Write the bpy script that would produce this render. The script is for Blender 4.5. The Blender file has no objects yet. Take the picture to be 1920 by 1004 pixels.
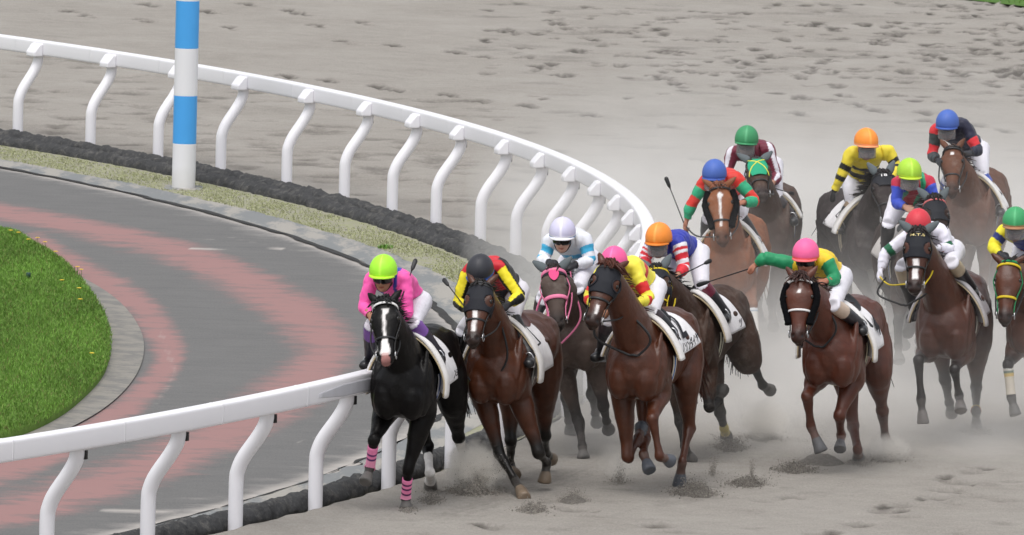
import bpy, math, random
import numpy as np
from mathutils import Vector, Matrix, noise as mnoise

# ------------------------------------------------------------------ camera, sky, sun, exposure
SC = bpy.context.scene
COL = SC.collection
IMG_W, IMG_H = 1920.0, 1004.0
FPX, CAM_H = 19000.0, 11.0
PITCH, ROLL = math.radians(5.53), math.radians(1.5)
cam_d = bpy.data.cameras.new('camera')
cam = bpy.data.objects.new('camera', cam_d)
COL.objects.link(cam)
SC.camera = cam
cam_d.sensor_width = 36.0
cam_d.lens = FPX / IMG_W * 36.0
cam_d.clip_start, cam_d.clip_end = 1.0, 3000.0
cam_d.dof.use_dof = True
cam_d.dof.focus_distance = 95.0
cam_d.dof.aperture_fstop = 16.0
_f = np.array([0, math.cos(PITCH), -math.sin(PITCH)])
_r0 = np.array([1.0, 0, 0]); _u0 = np.cross(_r0, _f)
_r = _r0 * math.cos(ROLL) + _u0 * math.sin(ROLL)
_u = -_r0 * math.sin(ROLL) + _u0 * math.cos(ROLL)
cam.matrix_world = Matrix(((_r[0], _u[0], -_f[0], 0), (_r[1], _u[1], -_f[1], 0), (_r[2], _u[2], -_f[2], CAM_H), (0, 0, 0, 1)))
CAMP = np.array([0, 0, CAM_H])

SUN_EL, SUN_AZ = math.radians(68), math.radians(200)      # overcast: a wide, soft sun high behind the stand
w = bpy.data.worlds.new('World'); SC.world = w; w.use_nodes = True
nt = w.node_tree; nt.nodes.clear()
sky = nt.nodes.new('ShaderNodeTexSky'); sky.sky_type = 'NISHITA'; sky.sun_disc = False
sky.sun_elevation = SUN_EL; sky.sun_rotation = SUN_AZ; sky.dust_density = 4.0; sky.air_density = 1.0
hs = nt.nodes.new('ShaderNodeHueSaturation'); hs.inputs['Saturation'].default_value = 0.22
bg = nt.nodes.new('ShaderNodeBackground'); bg.inputs['Strength'].default_value = 0.15
wo = nt.nodes.new('ShaderNodeOutputWorld')
nt.links.new(sky.outputs[0], hs.inputs['Color']); nt.links.new(hs.outputs[0], bg.inputs['Color']); nt.links.new(bg.outputs[0], wo.inputs['Surface'])
sl = bpy.data.lights.new('sun', 'SUN'); sl.energy = 0.75; sl.angle = math.radians(45); sl.color = (1, 0.975, 0.95)
so = bpy.data.objects.new('sun', sl); COL.objects.link(so)
sd = Vector((math.sin(SUN_AZ) * math.cos(SUN_EL), math.cos(SUN_AZ) * math.cos(SUN_EL), math.sin(SUN_EL)))
so.rotation_euler = sd.to_track_quat('Z', 'Y').to_euler()
SC.view_settings.view_transform = 'Standard'
SC.view_settings.look = 'None'
SC.view_settings.exposure = 0.42
SC.view_settings.gamma = 1.0
SC.render.filter_size = 1.5
SC.cycles.use_denoising = True
SC.cycles.volume_step_rate = 1.0
SC.cycles.max_bounces = 8
SC.cycles.volume_bounces = 4

R_ = np.random.default_rng(11)
random.seed(5)

# ------------------------------------------------------------------ pixel rays (of the 1920 x 1004 photograph)
def ray(u, v):
    x = (u - 960) / FPX; y = (v - 502) / FPX
    d = _f + _r * x - _u * y
    return d / np.linalg.norm(d)
def at_ground(u, v, z=0.0):
    d = ray(u, v); return CAMP + d * ((z - CAM_H) / d[2])
def at_plane(u, v, p, n):
    d = ray(u, v); return CAMP + d * (np.dot(p - CAMP, n) / np.dot(d, n))
def at_len(u, v, prev, length, sgn, fwd):
    """point on the ray at a given bone length from prev; sgn +1 = towards fwd"""
    d = ray(u, v); m = CAMP - prev
    b = np.dot(m, d); c = np.dot(m, m) - length * length
    q = b * b - c
    if q <= 0:
        return CAMP + d * (-b)
    s = math.sqrt(q)
    p1, p2 = CAMP + d * (-b - s), CAMP + d * (-b + s)
    if np.dot(p1 - prev, fwd) < np.dot(p2 - prev, fwd): p1, p2 = p2, p1
    return p1 if sgn > 0 else p2

def unit(a):
    a = np.asarray(a, float); return a / (np.linalg.norm(a) + 1e-12)
def lin(c):
    """'#rrggbb' or (r,g,b 0..255) -> linear"""
    if isinstance(c, str): c = [int(c[i:i + 2], 16) for i in (1, 3, 5)]
    c = np.array(c, float) / 255
    return np.where(c <= .04045, c / 12.92, ((c + .055) / 1.055) ** 2.4)

# ------------------------------------------------------------------ materials
class NT:
    def __init__(s, name):
        s.m = bpy.data.materials.new(name); s.m.use_nodes = True
        s.t = s.m.node_tree; s.b = s.t.nodes['Principled BSDF']
    def n(s, typ, **kw):
        nd = s.t.nodes.new(typ)
        for k, v in kw.items():
            if k in nd.inputs: nd.inputs[k].default_value = v
            else: setattr(nd, k, v)
        return nd
    def l(s, a, b): s.t.links.new(a, b)
    def math(s, op, a, b=None):
        nd = s.t.nodes.new('ShaderNodeMath'); nd.operation = op
        for i, v in enumerate((a, b)):
            if v is None: continue
            if hasattr(v, 'links'): s.l(v, nd.inputs[i])
            else: nd.inputs[i].default_value = v
        return nd.outputs[0]
    def mix(s, fac, a, b, mode='MIX'):
        nd = s.t.nodes.new('ShaderNodeMix'); nd.data_type = 'RGBA'; nd.blend_type = mode
        for v, i in ((fac, 0), (a, 6), (b, 7)):
            if hasattr(v, 'links'): s.l(v, nd.inputs[i])
            else: nd.inputs[i].default_value = (*v, 1) if i else v
        return nd.outputs[2]
    def noise(s, scale, detail=4, rough=.55, stretch=None, coord='Object'):
        tc = s.n('ShaderNodeTexCoord'); out = tc.outputs[coord]
        if stretch:
            mp = s.n('ShaderNodeMapping'); mp.inputs['Scale'].default_value = stretch
            s.l(out, mp.inputs[0]); out = mp.outputs[0]
        nz = s.n('ShaderNodeTexNoise', Scale=scale, Detail=detail, Roughness=rough)
        s.l(out, nz.inputs['Vector']); return nz.outputs['Fac']
    def ramp(s, x, lo, hi):
        mr = s.n('ShaderNodeMapRange'); mr.inputs[1].default_value = lo; mr.inputs[2].default_value = hi
        s.l(x, mr.inputs[0]); return mr.outputs[0]
    def bump(s, h, strength=.3, dist=.02):
        b = s.n('ShaderNodeBump', Strength=strength, Distance=dist)
        s.l(h, b.inputs['Height']); s.l(b.outputs[0], s.b.inputs['Normal'])
    def color(s, c):
        if hasattr(c, 'links'): s.l(c, s.b.inputs['Base Color'])
        else: s.b.inputs['Base Color'].default_value = (*c, 1)
    def set(s, **kw):
        for k, v in kw.items(): s.b.inputs[k.replace('_', ' ')].default_value = v

def attr_mat(name, rough=.5, spec=.4, var=.25, nscale=14, bump=.15, bdist=.01, sheen=0.0, dirt=None):
    k = NT(name)
    a = k.n('ShaderNodeAttribute', attribute_name='tint')
    nz = k.noise(nscale, 5)
    f = k.n('ShaderNodeMapRange'); f.inputs[1].default_value = .25; f.inputs[2].default_value = .75
    f.inputs[3].default_value = 1 - var; f.inputs[4].default_value = 1 + var
    k.l(nz, f.inputs[0])
    vm = k.n('ShaderNodeVectorMath', operation='SCALE'); k.l(a.outputs['Color'], vm.inputs[0]); k.l(f.outputs[0], vm.inputs['Scale'])
    c = vm.outputs[0]
    if dirt:
        d = k.noise(5, 8, .75); c = k.mix(k.math('MULTIPLY', k.ramp(d, .5, .75), dirt), c, (.30, .27, .24))
    k.color(c)
    k.set(Roughness=rough, **{'Specular_IOR_Level': spec, 'Sheen_Weight': sheen})
    k.bump(k.noise(nscale * 5, 4), bump, bdist)
    return k.m
def plain(name, c, rough=.5, spec=.5, var=.12, nscale=9, bump=.1, metal=0, bdist=.01):
    k = NT(name); c = np.asarray(c, float)
    k.color(k.mix(k.noise(nscale, 6, .6), tuple(c * (1 - var)), tuple(np.minimum(c * (1 + var), .92))))
    k.set(Roughness=rough, Metallic=metal, **{'Specular_IOR_Level': spec})
    if bump: k.bump(k.noise(nscale * 6, 4), bump, bdist)
    return k.m

M_COAT = attr_mat('horse_coat', .36, .36, .28, 9, .25, .012, dirt=.05)
M_COAT_DUSTY = attr_mat('dusty_horse_coat', .6, .2, .25, 7, .15, .012, dirt=.32)
M_COAT_BLACK = attr_mat('black_horse_coat', .40, .16, .28, 9, .25, .012, dirt=.03)
M_SILK = attr_mat('racing_silk', .55, .35, .06, 10, .10, .006, sheen=.1)
M_SKIN = attr_mat('skin', .55, .35, .10, 20, .05, .003)
M_CAP = attr_mat('cap_cover', .5, .35, .05, 18, .10, .003)
M_CLOTH = attr_mat('saddle_cloth_fabric', .8, .2, .10, 12, .25, .004)
M_BOOT = attr_mat('boot_leather', .32, .5, .15, 12, .08, .004)
M_HAIR = attr_mat('horse_hair', .55, .35, .25, 30, 0.0, .004)
M_BLACK = plain('black_leather', lin('#1a1a1c'), .45, .45)
M_BLACKF = plain('black_fleece', lin('#101013'), .95, .1, .3, 40, .8, bdist=.02)
M_MASK = plain('black_mask_cloth', lin('#1b1d24'), .7, .3, .15, 25, .2)
M_METAL = plain('bit_steel', (.55, .55, .56), .28, .5, .1, 12, 0, 1)
M_PINK = plain('pink_strap', lin('#d9789a'), .6, .3)
M_YELLOW = plain('yellow_strap', lin('#c9b020'), .6, .3)
M_GREEN = plain('green_cloth', lin('#1f9a72'), .7, .3)
M_GREENDK = plain('green_strap', lin('#127a4a'), .7, .3)
M_WHITE = plain('white_strap', lin('#d8d6d6'), .6, .3)
M_REDWHITE = plain('red_and_white_strap', lin('#c46a6a'), .6, .3)
M_EYE = plain('dark_eye', (.008, .005, .004), .08, .6, 0, 5, 0)
M_GREYEAR = plain('grey_ear_cover', lin('#5c6366'), .8, .2)
M_GOGGLE = plain('dark_goggle_lens', lin('#1c1a1c'), .12, .6, .1, 5, 0)
M_GOGGLECL = NT('dusty_clear_goggle_lens')
M_GOGGLECL.color(lin('#98979a')); M_GOGGLECL.set(Roughness=.25, Alpha=.5); M_GOGGLECL = M_GOGGLECL.m
M_RAIL = plain('white_rail_plastic', (.80, .79, .825), .42, .45, .03, 1.2, .04)
M_LETTER = plain('black_lettering', lin('#2a2a2e'), .7, .2, .05)
M_YLETTER = plain('cream_lettering', lin('#d8c890'), .7, .2, .05)

# ------------------------------------------------------------------ mesh helpers
def mk(name, V, Fc, mat, parent=None, origin=None, smooth=True, tint=None, attrs=None):
    V = np.asarray(V, float).reshape(-1, 3)
    if origin is not None: V = V - origin
    me = bpy.data.meshes.new(name)
    if isinstance(Fc, np.ndarray) and Fc.ndim == 2:
        n, k = Fc.shape
        me.vertices.add(len(V)); me.vertices.foreach_set('co', V.ravel())
        me.loops.add(n * k); me.loops.foreach_set('vertex_index', Fc.astype(np.int32).ravel())
        me.polygons.add(n); me.polygons.foreach_set('loop_start', np.arange(0, n * k, k, dtype=np.int32))
        me.update(calc_edges=True)
    else:
        me.from_pydata(V.tolist(), [], [list(map(int, f)) for f in Fc]); me.update()
    if smooth: me.polygons.foreach_set('use_smooth', np.ones(len(me.polygons), bool))
    if tint is not None: set_tint(me, tint)
    for k, a in (attrs or {}).items():
        at = me.attributes.new(k, 'FLOAT', 'POINT'); at.data.foreach_set('value', np.asarray(a, np.float32))
    o = bpy.data.objects.new(name, me); COL.objects.link(o)
    if mat: me.materials.append(mat)
    if parent is not None: o.parent = parent
    return o
def set_tint(me, tint):
    n = len(me.vertices); t = np.ones((n, 4), np.float32); t[:, :3] = np.asarray(tint)
    at = me.color_attributes.new('tint', 'FLOAT_COLOR', 'POINT'); at.data.foreach_set('color', t.ravel())
def tag(o, label=None, cat=None, group=None, kind=None):
    if label: o['label'] = label
    if cat: o['category'] = cat
    if group: o['group'] = group
    if kind: o['kind'] = kind
    return o
class Bag:
    def __init__(s): s.V = []; s.F = []; s.T = []; s.n = 0
    def add(s, vf, tint=None):
        V, F = vf; V = np.asarray(V, float)
        s.F += [[i + s.n for i in f] for f in F]; s.V.append(V); s.n += len(V)
        if tint is not None: s.T.append(np.tile(np.asarray(tint, float), (len(V), 1)))
        return s
    def mk(s, name, mat, parent=None, origin=None, smooth=True):
        return mk(name, np.vstack(s.V), s.F, mat, parent, origin, smooth, np.vstack(s.T) if s.T else None)
def cr(P, m):
    """resample rows of P (k,d) to m rows with a Catmull-Rom spline"""
    P = np.asarray(P, float); k = len(P)
    if k < 3:
        t = np.linspace(0, 1, m)[:, None]; return P[0] * (1 - t) + P[-1] * t
    Q = np.vstack([2 * P[0] - P[1], P, 2 * P[-1] - P[-2]])
    x = np.linspace(0, k - 1, m); i = np.minimum(x.astype(int), k - 2); t = (x - i)[:, None]
    a, b, c, d = Q[i], Q[i + 1], Q[i + 2], Q[i + 3]
    return .5 * (2 * b + (c - a) * t + (2 * a - 5 * b + 4 * c - d) * t ** 2 + (3 * b - a - 3 * c + d) * t ** 3)
def loft(C, A, B, n=18, p=2.0, B2=None):
    """rings C + A cos + B sin (B2 = half extent on the negative side of B)"""
    C, A, B = map(lambda q: np.asarray(q, float), (C, A, B)); B2 = B if B2 is None else np.asarray(B2, float)
    th = np.linspace(0, 2 * np.pi, n, endpoint=False)
    c, s = np.cos(th), np.sin(th)
    c = np.sign(c) * np.abs(c) ** (2 / p); s = np.sign(s) * np.abs(s) ** (2 / p)
    k = len(C); V = np.zeros((k, n, 3))
    for j in range(n):
        V[:, j] = C + A * c[j] + (B if s[j] >= 0 else B2) * s[j]
    V = np.vstack([V.reshape(-1, 3), C[:1], C[-1:]])
    F = []
    for i in range(k - 1):
        for j in range(n):
            j2 = (j + 1) % n
            F.append([i * n + j, i * n + j2, (i + 1) * n + j2, (i + 1) * n + j])
    for j in range(n):
        j2 = (j + 1) % n
        F.append([k * n, j2, j]); F.append([k * n + 1, (k - 1) * n + j, (k - 1) * n + j2])
    return V, F
def frames(P):
    P = np.asarray(P, float); T = np.gradient(P, axis=0); T /= np.linalg.norm(T, axis=1)[:, None] + 1e-12
    x = np.array([1.0, 0, 0]) if abs(T[0][0]) < .8 else np.array([0, 1.0, 0])
    A = []; a = unit(x - T[0] * np.dot(x, T[0]))
    for t in T:
        a = unit(a - t * np.dot(a, t)); A.append(a)
    A = np.array(A); return A, np.cross(T, A)
def tube(P, R, n=10, m=None):
    P = np.asarray(P, float); R = np.broadcast_to(np.asarray(R, float), (len(P),))
    if m:
        Q = cr(np.c_[P, R], m); P, R = Q[:, :3], np.maximum(Q[:, 3], 1e-4)
    A, B = frames(P)
    return loft(P, A * R[:, None], B * R[:, None], n)
def ellipsoid(c, ax, ay, az, n=14, k=9):
    c, ax, ay, az = map(lambda q: np.asarray(q, float), (c, ax, ay, az))
    ph = np.linspace(-1, 1, k) * math.pi / 2 * .97
    C = c + np.outer(np.sin(ph), az); s = np.cos(ph)[:, None]
    return loft(C, ax * s, ay * s, n)
def strap(P, Nn, width, thick=.004):
    """flat strap along P: Nn = outward normals"""
    P = np.asarray(P, float); T = np.gradient(P, axis=0); T /= np.linalg.norm(T, axis=1)[:, None] + 1e-12
    Nn = np.asarray(Nn, float); W = np.cross(T, Nn); W /= np.linalg.norm(W, axis=1)[:, None] + 1e-12
    return loft(P, W * width / 2, Nn * thick, 8, 3.0)
def box(c, ax, ay, az):
    c, ax, ay, az = map(lambda q: np.asarray(q, float), (c, ax, ay, az))
    V = [c + ax * i + ay * j + az * k for i in (-1, 1) for j in (-1, 1) for k in (-1, 1)]
    return np.array(V), [[0, 1, 3, 2], [4, 6, 7, 5], [0, 4, 5, 1], [2, 3, 7, 6], [0, 2, 6, 4], [1, 5, 7, 3]]

def fuse(bag, voxel, smooth_it, name):
    """voxel-fuse the overlapping pieces of a bag into one continuous skin -> (V, F, N)"""
    me = bpy.data.meshes.new(name)
    me.from_pydata(np.vstack(bag.V).tolist(), [], bag.F); me.update()
    o = bpy.data.objects.new(name, me); COL.objects.link(o)
    r = o.modifiers.new('r', 'REMESH'); r.mode = 'VOXEL'; r.voxel_size = voxel
    s = o.modifiers.new('s', 'SMOOTH'); s.factor = .5; s.iterations = smooth_it
    dg = bpy.context.evaluated_depsgraph_get()
    ev = o.evaluated_get(dg); m2 = bpy.data.meshes.new_from_object(ev)
    n = len(m2.vertices); V = np.zeros(n * 3); m2.vertices.foreach_get('co', V); V = V.reshape(-1, 3)
    Nn = np.zeros(n * 3); m2.vertex_normals.foreach_get('vector', Nn); Nn = Nn.reshape(-1, 3)
    nf = len(m2.polygons); L = np.zeros(len(m2.loops), np.int32); m2.loops.foreach_get('vertex_index', L)
    F = L.reshape(nf, 4)
    bpy.data.objects.remove(o); bpy.data.meshes.remove(me); bpy.data.meshes.remove(m2)
    return V, F, Nn
def nearest_seg(V, segs):
    """segs: (p0, p1, r0, r1); -> index of the closest tapered bone and the parameter along it"""
    D = np.full(len(V), 1e9); I = np.zeros(len(V), int); T = np.zeros(len(V))
    for i, (a, b, r0, r1) in enumerate(segs):
        ab = b - a; t = np.clip(((V - a) @ ab) / np.dot(ab, ab), 0, 1)
        d = np.linalg.norm(V - (a + t[:, None] * ab), axis=1) / (r0 + (r1 - r0) * t)
        k = d < D; D[k] = d[k]; I[k] = i; T[k] = t[k]
    return I, T
def sub(V, F, keep):
    """faces whose vertices are all kept, with a compact vertex list"""
    fk = F[keep[F].all(axis=1)]
    used = np.unique(fk); mp = np.full(len(V), -1); mp[used] = np.arange(len(used))
    return used, mp[fk]
def vnoise(V, scale, seed=0.0):
    return np.array([mnoise.noise(Vector((x * scale + seed, y * scale, z * scale))) for x, y, z in V])

# ------------------------------------------------------------------ the setting: sand track, rail line, path, lawn
RC = np.array([-39.97, 105.51]); RR = 41.03
def arc(th, off=0.0, z=0.0):
    th = np.asarray(th, float); r = RR + off
    return np.stack([RC[0] + r * np.cos(th), RC[1] + r * np.sin(th), np.zeros_like(th) + z], -1)
def pix(pts, z): return np.array([at_ground(u, v, z) for u, v in pts])

def smooth1d(n, cells, rng):
    g = rng.normal(size=cells + 3); x = np.linspace(0, cells, n); i = x.astype(int); t = x - i; t = t * t * (3 - 2 * t)
    return g[i] * (1 - t) + g[i + 1] * t
def field(nx, ny, cx, cy, rng):
    g = rng.normal(size=(cy + 2, cx + 2)); x = np.linspace(0, cx, nx); y = np.linspace(0, cy, ny)
    i = np.minimum(x.astype(int), cx); j = np.minimum(y.astype(int), cy); tx = x - i; ty = y - j
    tx = tx * tx * (3 - 2 * tx); ty = (ty * ty * (3 - 2 * ty))[:, None]
    r0 = g[j][:, i] * (1 - tx) + g[j][:, i + 1] * tx; r1 = g[j + 1][:, i] * (1 - tx) + g[j + 1][:, i + 1] * tx
    return r0 * (1 - ty) + r1 * ty
def grid_faces(nx, ny):
    a = (np.arange(ny - 1)[:, None] * nx + np.arange(nx - 1)[None]).ravel()
    return np.stack([a, a + 1, a + nx + 1, a + nx], 1)

def build_sand():
    X0, X1, Y0, Y1 = -10.5, 11.5, 83.0, 166.0
    nx, ny = 480, 880
    xs = np.linspace(X0, X1, nx); ys = np.linspace(Y0, Y1, ny)
    X, Y = np.meshgrid(xs, ys)
    Z = field(nx, ny, 12, 30, R_) * .004 + field(nx, ny, 70, 120, R_) * .0016 + field(nx, ny, 240, 400, R_) * .0028
    D = np.zeros_like(Z)
    r = np.hypot(X - RC[0], Y - RC[1]); th = np.arctan2(Y - RC[1], X - RC[0])
    comb = smooth1d(4000, 700, R_); cv = np.interp((r - 30) / 30 * 3999, np.arange(4000), comb)
    comb2 = smooth1d(4000, 190, R_); cv2 = np.interp((r - 30) / 30 * 3999, np.arange(4000), comb2)
    Z += cv * .002 * (.5 + .5 * np.clip(field(nx, ny, 20, 40, R_), -1, 1))
    D += np.clip(cv * .05 * np.clip((Y < 99) * 1.0, 0, 1), -.1, .2); D += np.clip(cv2 * .06 + field(nx, ny, 30, 40, R_) * .07, -.25, .25)
    def dent(u, v, ex, ey, depth, damp, ang=0.0):
        p = at_ground(u, v)
        m = 3.0 * max(ex, ey)
        i0, i1 = np.searchsorted(xs, [p[0] - m, p[0] + m]); j0, j1 = np.searchsorted(ys, [p[1] - m, p[1] + m])
        if i1 - i0 < 2 or j1 - j0 < 2: return
        dx = X[j0:j1, i0:i1] - p[0]; dy = Y[j0:j1, i0:i1] - p[1]
        c, s = math.cos(ang), math.sin(ang)
        a = (dx * c + dy * s) / ex; b = (-dx * s + dy * c) / ey
        wob = 1 + .25 * np.sin(3 * np.arctan2(b, a) + R_.uniform(0, 6))
        q = (a * a + b * b) * wob
        Z[j0:j1, i0:i1] += -depth * np.exp(-q) + depth * .4 * np.exp(-((np.sqrt(q) - 1.45) ** 2) * 6)
        D[j0:j1, i0:i1] = np.maximum(D[j0:j1, i0:i1], damp * np.exp(-q ** 1.6 * .7))
    U = R_.uniform
    for _ in range(430):                                    # churned stretch, top right
        t = U(0, 1); u = 900 + 1060 * (1 - (1 - t) ** 1.6); v = U(2, 150) if U() < .75 else U(100, 200)
        if u < 1150 and v > 80 and U() < .7: continue
        dent(u, v, U(.06, .12), U(.10, .24), U(.02, .045), U(.75, 1.05), U(-.2, .2))
        if U() < .4: dent(u + U(-22, 22), v + U(-5, 5), U(.07, .12), U(.15, .3), .04, U(.5, .9))
    for _ in range(80): dent(U(900, 1920), U(0, 190), U(.2, .5), U(.2, .4), U(.004, .010), U(.2, .4))
    for u, v in [(265, 37), (430, 52), (640, 77), (680, 43), (850, 98), (125, 22), (160, 30), (270, 8), (905, 107), (1005, 125), (985, 198),
                 (1105, 215), (835, 178), (895, 190), (705, 162), (610, 150), (535, 142), (742, 170), (1240, 147), (1270, 157), (1250, 238), (1370, 165),
                 (1500, 182), (1310, 300), (1495, 213), (1605, 197), (1640, 208), (1730, 212), (1735, 227), (1830, 235), (1880, 245), (1100, 14), (950, 60),
                 (540, 20), (560, 27), (460, 8), (1140, 60), (1075, 95), (735, 85), (590, 48), (385, 21)]:
        dent(u, v, U(.09, .12), U(.20, .32), .04, U(.85, 1)); dent(u + U(8, 22), v + U(2, 5), U(.07, .11), U(.15, .3), .04, U(.4, .8))
    for u, v in [(1775, 895), (1815, 910), (1660, 952), (1690, 960), (1620, 985), (1780, 925), (1730, 938), (1850, 880), (1560, 1000), (1480, 935), (1230, 985), (900, 985), (1110, 960)]:
        dent(u, v, U(.07, .10), U(.10, .15), .022, U(.8, 1)); dent(u + U(-40, 40), v + U(-6, 6), U(.1, .2), .2, .03, .4)
    for _ in range(300):                                    # raked, wind-rowed sand behind the rail
        u = U(-20, 1240); t = (u + 20) / 1260
        v = U(95 + 130 * t, 285 + 190 * t)
        dent(u, v, U(.10, .34), U(.12, .30), U(.010, .028), U(.2, .6), U(-.1, .3))
    for _ in range(110): dent(U(1150, 1920), U(190, 520), U(.15, .5), U(.15, .35), U(.003, .01), U(.12, .35))
    for _ in range(90): dent(U(700, 1920), U(840, 1004), U(.08, .3), U(.08, .2), U(.004, .012), U(.1, .35))
    edge = np.clip((r - (RR - .25)) / .35, 0, 1)            # heaped against the kerb, hidden under it
    Z += .03 * np.exp(-((r - RR - .05) / .25) ** 2)
    Z = Z * edge - (1 - edge) * .5
    V = np.stack([X, Y, Z], -1).reshape(-1, 3)
    k = NT('track_sand')
    a = k.n('ShaderNodeAttribute', attribute_name='damp')
    n1 = k.noise(3.5, 8, .7); n2 = k.noise(1, 4, .8, (42, 11, 1)); n3 = k.noise(.6, 3, .5)
    base = k.mix(k.ramp(n1, .3, .7), (.285, .264, .236), (.36, .334, .301))
    base = k.mix(k.math('MULTIPLY', k.ramp(n2, .40, .70), .55), base, (.19, .176, .158))
    base = k.mix(k.math('MULTIPLY', k.ramp(n3, .35, .7), .35), base, (.42, .398, .366))
    n4 = k.noise(14, 6, .8, (1, .5, 1)); damp = k.ramp(k.math('ADD', a.outputs['Fac'], k.math('MULTIPLY', k.math('SUBTRACT', n4, .5), .9)), .12, .85)
    k.color(k.mix(k.math('MULTIPLY', damp, .92), base, (.085, .076, .067)))
    k.set(Roughness=.95, **{'Specular_IOR_Level': .15})
    k.bump(k.noise(28, 7, .8), .7, .03)
    o = mk('sand_track', V, grid_faces(nx, ny), k.m, attrs={'damp': np.clip(D, 0, 1).ravel()})
    tag(o, kind='structure')
build_sand()

g = mk('ground', [(-900, -200, -.12), (900, -200, -.12), (900, 1600, -.12), (-900, 1600, -.12)], [[0, 1, 2, 3]], plain('far_ground', (.33, .31, .28), .95, .1, .15, .2), smooth=False)
tag(g, kind='structure')

# turf course in the far right corner
def blade_mesh(P, h, wd, lean, rng, tints, cur=.5):
    n = len(P); a = rng.uniform(0, 2 * np.pi, n); d = np.stack([np.cos(a), np.sin(a), np.zeros(n)], 1)
    b = rng.uniform(0, 2 * np.pi, n); L = np.stack([np.cos(b), np.sin(b), np.zeros(n)], 1) * (lean * rng.uniform(.2, 1, n))[:, None]
    hh = (h * rng.uniform(.5, 1.25, n))[:, None]; up = np.array([0, 0, 1.0])
    wv = d * (wd / 2)
    m = P + up * hh * .55 + L * hh * cur * .4; t = P + up * hh + L * hh
    V = np.stack([P - wv, P + wv, m + wv * .75, m - wv * .75, t], 1).reshape(-1, 3)
    k = np.arange(n)[:, None] * 5
    F = np.concatenate([k + np.array([[0, 1, 2, 3]])]); F2 = k + np.array([[3, 2, 4, 4]])
    T = np.repeat(tints, 5, 0)
    return V, F, k + np.array([[3, 2, 4]]), T
def grass(name, P, h, wd, lean, rng, tints, parent=None):
    V, F, F3, T = blade_mesh(P, h, wd, lean, rng, tints)
    o = mk(name, V, np.vstack([np.c_[F], np.c_[F3, F3[:, 2]]]) if False else [list(f) for f in F] + [list(f) for f in F3], M_GRASS, None, None, False, T)
    return o
M_GRASS = NT('grass_blade')
_a = M_GRASS.n('ShaderNodeAttribute', attribute_name='tint'); M_GRASS.color(_a.outputs['Color'])
M_GRASS.set(Roughness=.6, **{'Specular_IOR_Level': .25, 'Subsurface_Weight': 0.0}); M_GRASS = M_GRASS.m

ft = pix([(1700, -14), (1960, 17)], .02); e = unit(ft[1] - ft[0]); n = np.array([-e[1], e[0], 0]); n = n if n[1] > 0 else -n
Q = [ft[0] - e * 10, ft[1] + e * 30, ft[1] + e * 30 + n * 120, ft[0] - e * 10 + n * 120]
tag(mk('turf_course', Q, [[0, 1, 2, 3]], plain('far_turf', (.075, .15, .03), .9, .15, .35, 3, .4), smooth=False), kind='structure')
P = np.array([ft[0] + e * a + n * b for a, b in zip(R_.uniform(-1, 9, 5000), R_.uniform(0, 14, 5000))])
tag(grass('turf_grass', P, .035, .02, .5, R_, np.clip(np.array([.09, .17, .03]) * R_.uniform(.6, 1.4, (5000, 1)), 0, 1)), kind='stuff')

# --- infield surfaces: strips that follow the rail line
ZI = -.05
def strip_sheet(name, mat, th, o0, o1, z, cols=8, jit=0.0, kind='structure', attrs=None):
    V = []; nj = [smooth1d(len(th), len(th) // 3, R_) for _ in range(2)]
    for c in range(cols):
        t = c / (cols - 1); off = o0(th) * (1 - t) + o1(th) * t + (nj[0] * jit if c == 0 else 0) + (nj[1] * jit if c == cols - 1 else 0)
        V.append(arc(th, off, z))
    V = np.array(V).reshape(-1, 3); n = len(th)
    return tag(mk(name, V, grid_faces(n, cols), mat), kind=kind)
TH = np.radians(np.linspace(-48, 62, 700))
D_ = np.degrees(TH)
o_conc = lambda th: -np.interp(np.degrees(th), [-48, -24, -18, -10, 5, 14, 24, 35, 62], [.95, .85, .95, 1.15, 1.65, 1.80, 1.95, 2.05, 2.1])
o_weed = lambda th: -np.interp(np.degrees(th), [-48, -24, -18, -10, 5, 14, 24, 35, 62], [.50, .50, .50, .70, 1.05, 1.22, 1.42, 1.60, 1.7])
k = NT('weedy_soil'); n1 = k.noise(9, 6, .7); n2 = k.noise(40, 4, .7)
k.color(k.mix(k.ramp(n1, .42, .62), k.mix(n2, (.33, .315, .27), (.27, .26, .21)), (.29, .30, .17))); k.set(Roughness=.95, **{'Specular_IOR_Level': .1}); k.bump(n2, .6, .02)
strip_sheet('weed_strip', k.m, TH, lambda t: t * 0 - .05, o_weed, ZI, 8)
k = NT('old_concrete'); n1 = k.noise(2.5, 8, .7, (1, .25, 1)); n2 = k.noise(30, 5, .7)
k.color(k.mix(k.ramp(n1, .46, .56), k.mix(n2, (.17, .18, .185), (.23, .237, .237)), k.mix(n2, (.30, .285, .26), (.35, .335, .305)))); k.set(Roughness=.9, **{'Specular_IOR_Level': .2}); k.bump(n2, .4, .01)
M_CONC = k.m
strip_sheet('concrete_strip', M_CONC, TH, lambda t: o_weed(t) + .04, o_conc, ZI + .004, 6, .03)
M_CRACK = plain('dark_crack', (.05, .05, .05), .95, .1, .5, 8)
strip_sheet('joint_crack', M_CRACK, TH, lambda t: o_conc(t) + .02, lambda t: o_conc(t) + .02 - .09 * np.clip((np.degrees(t) + 13) / 8, .02, 1), ZI + .008, 3, .02)

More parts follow.
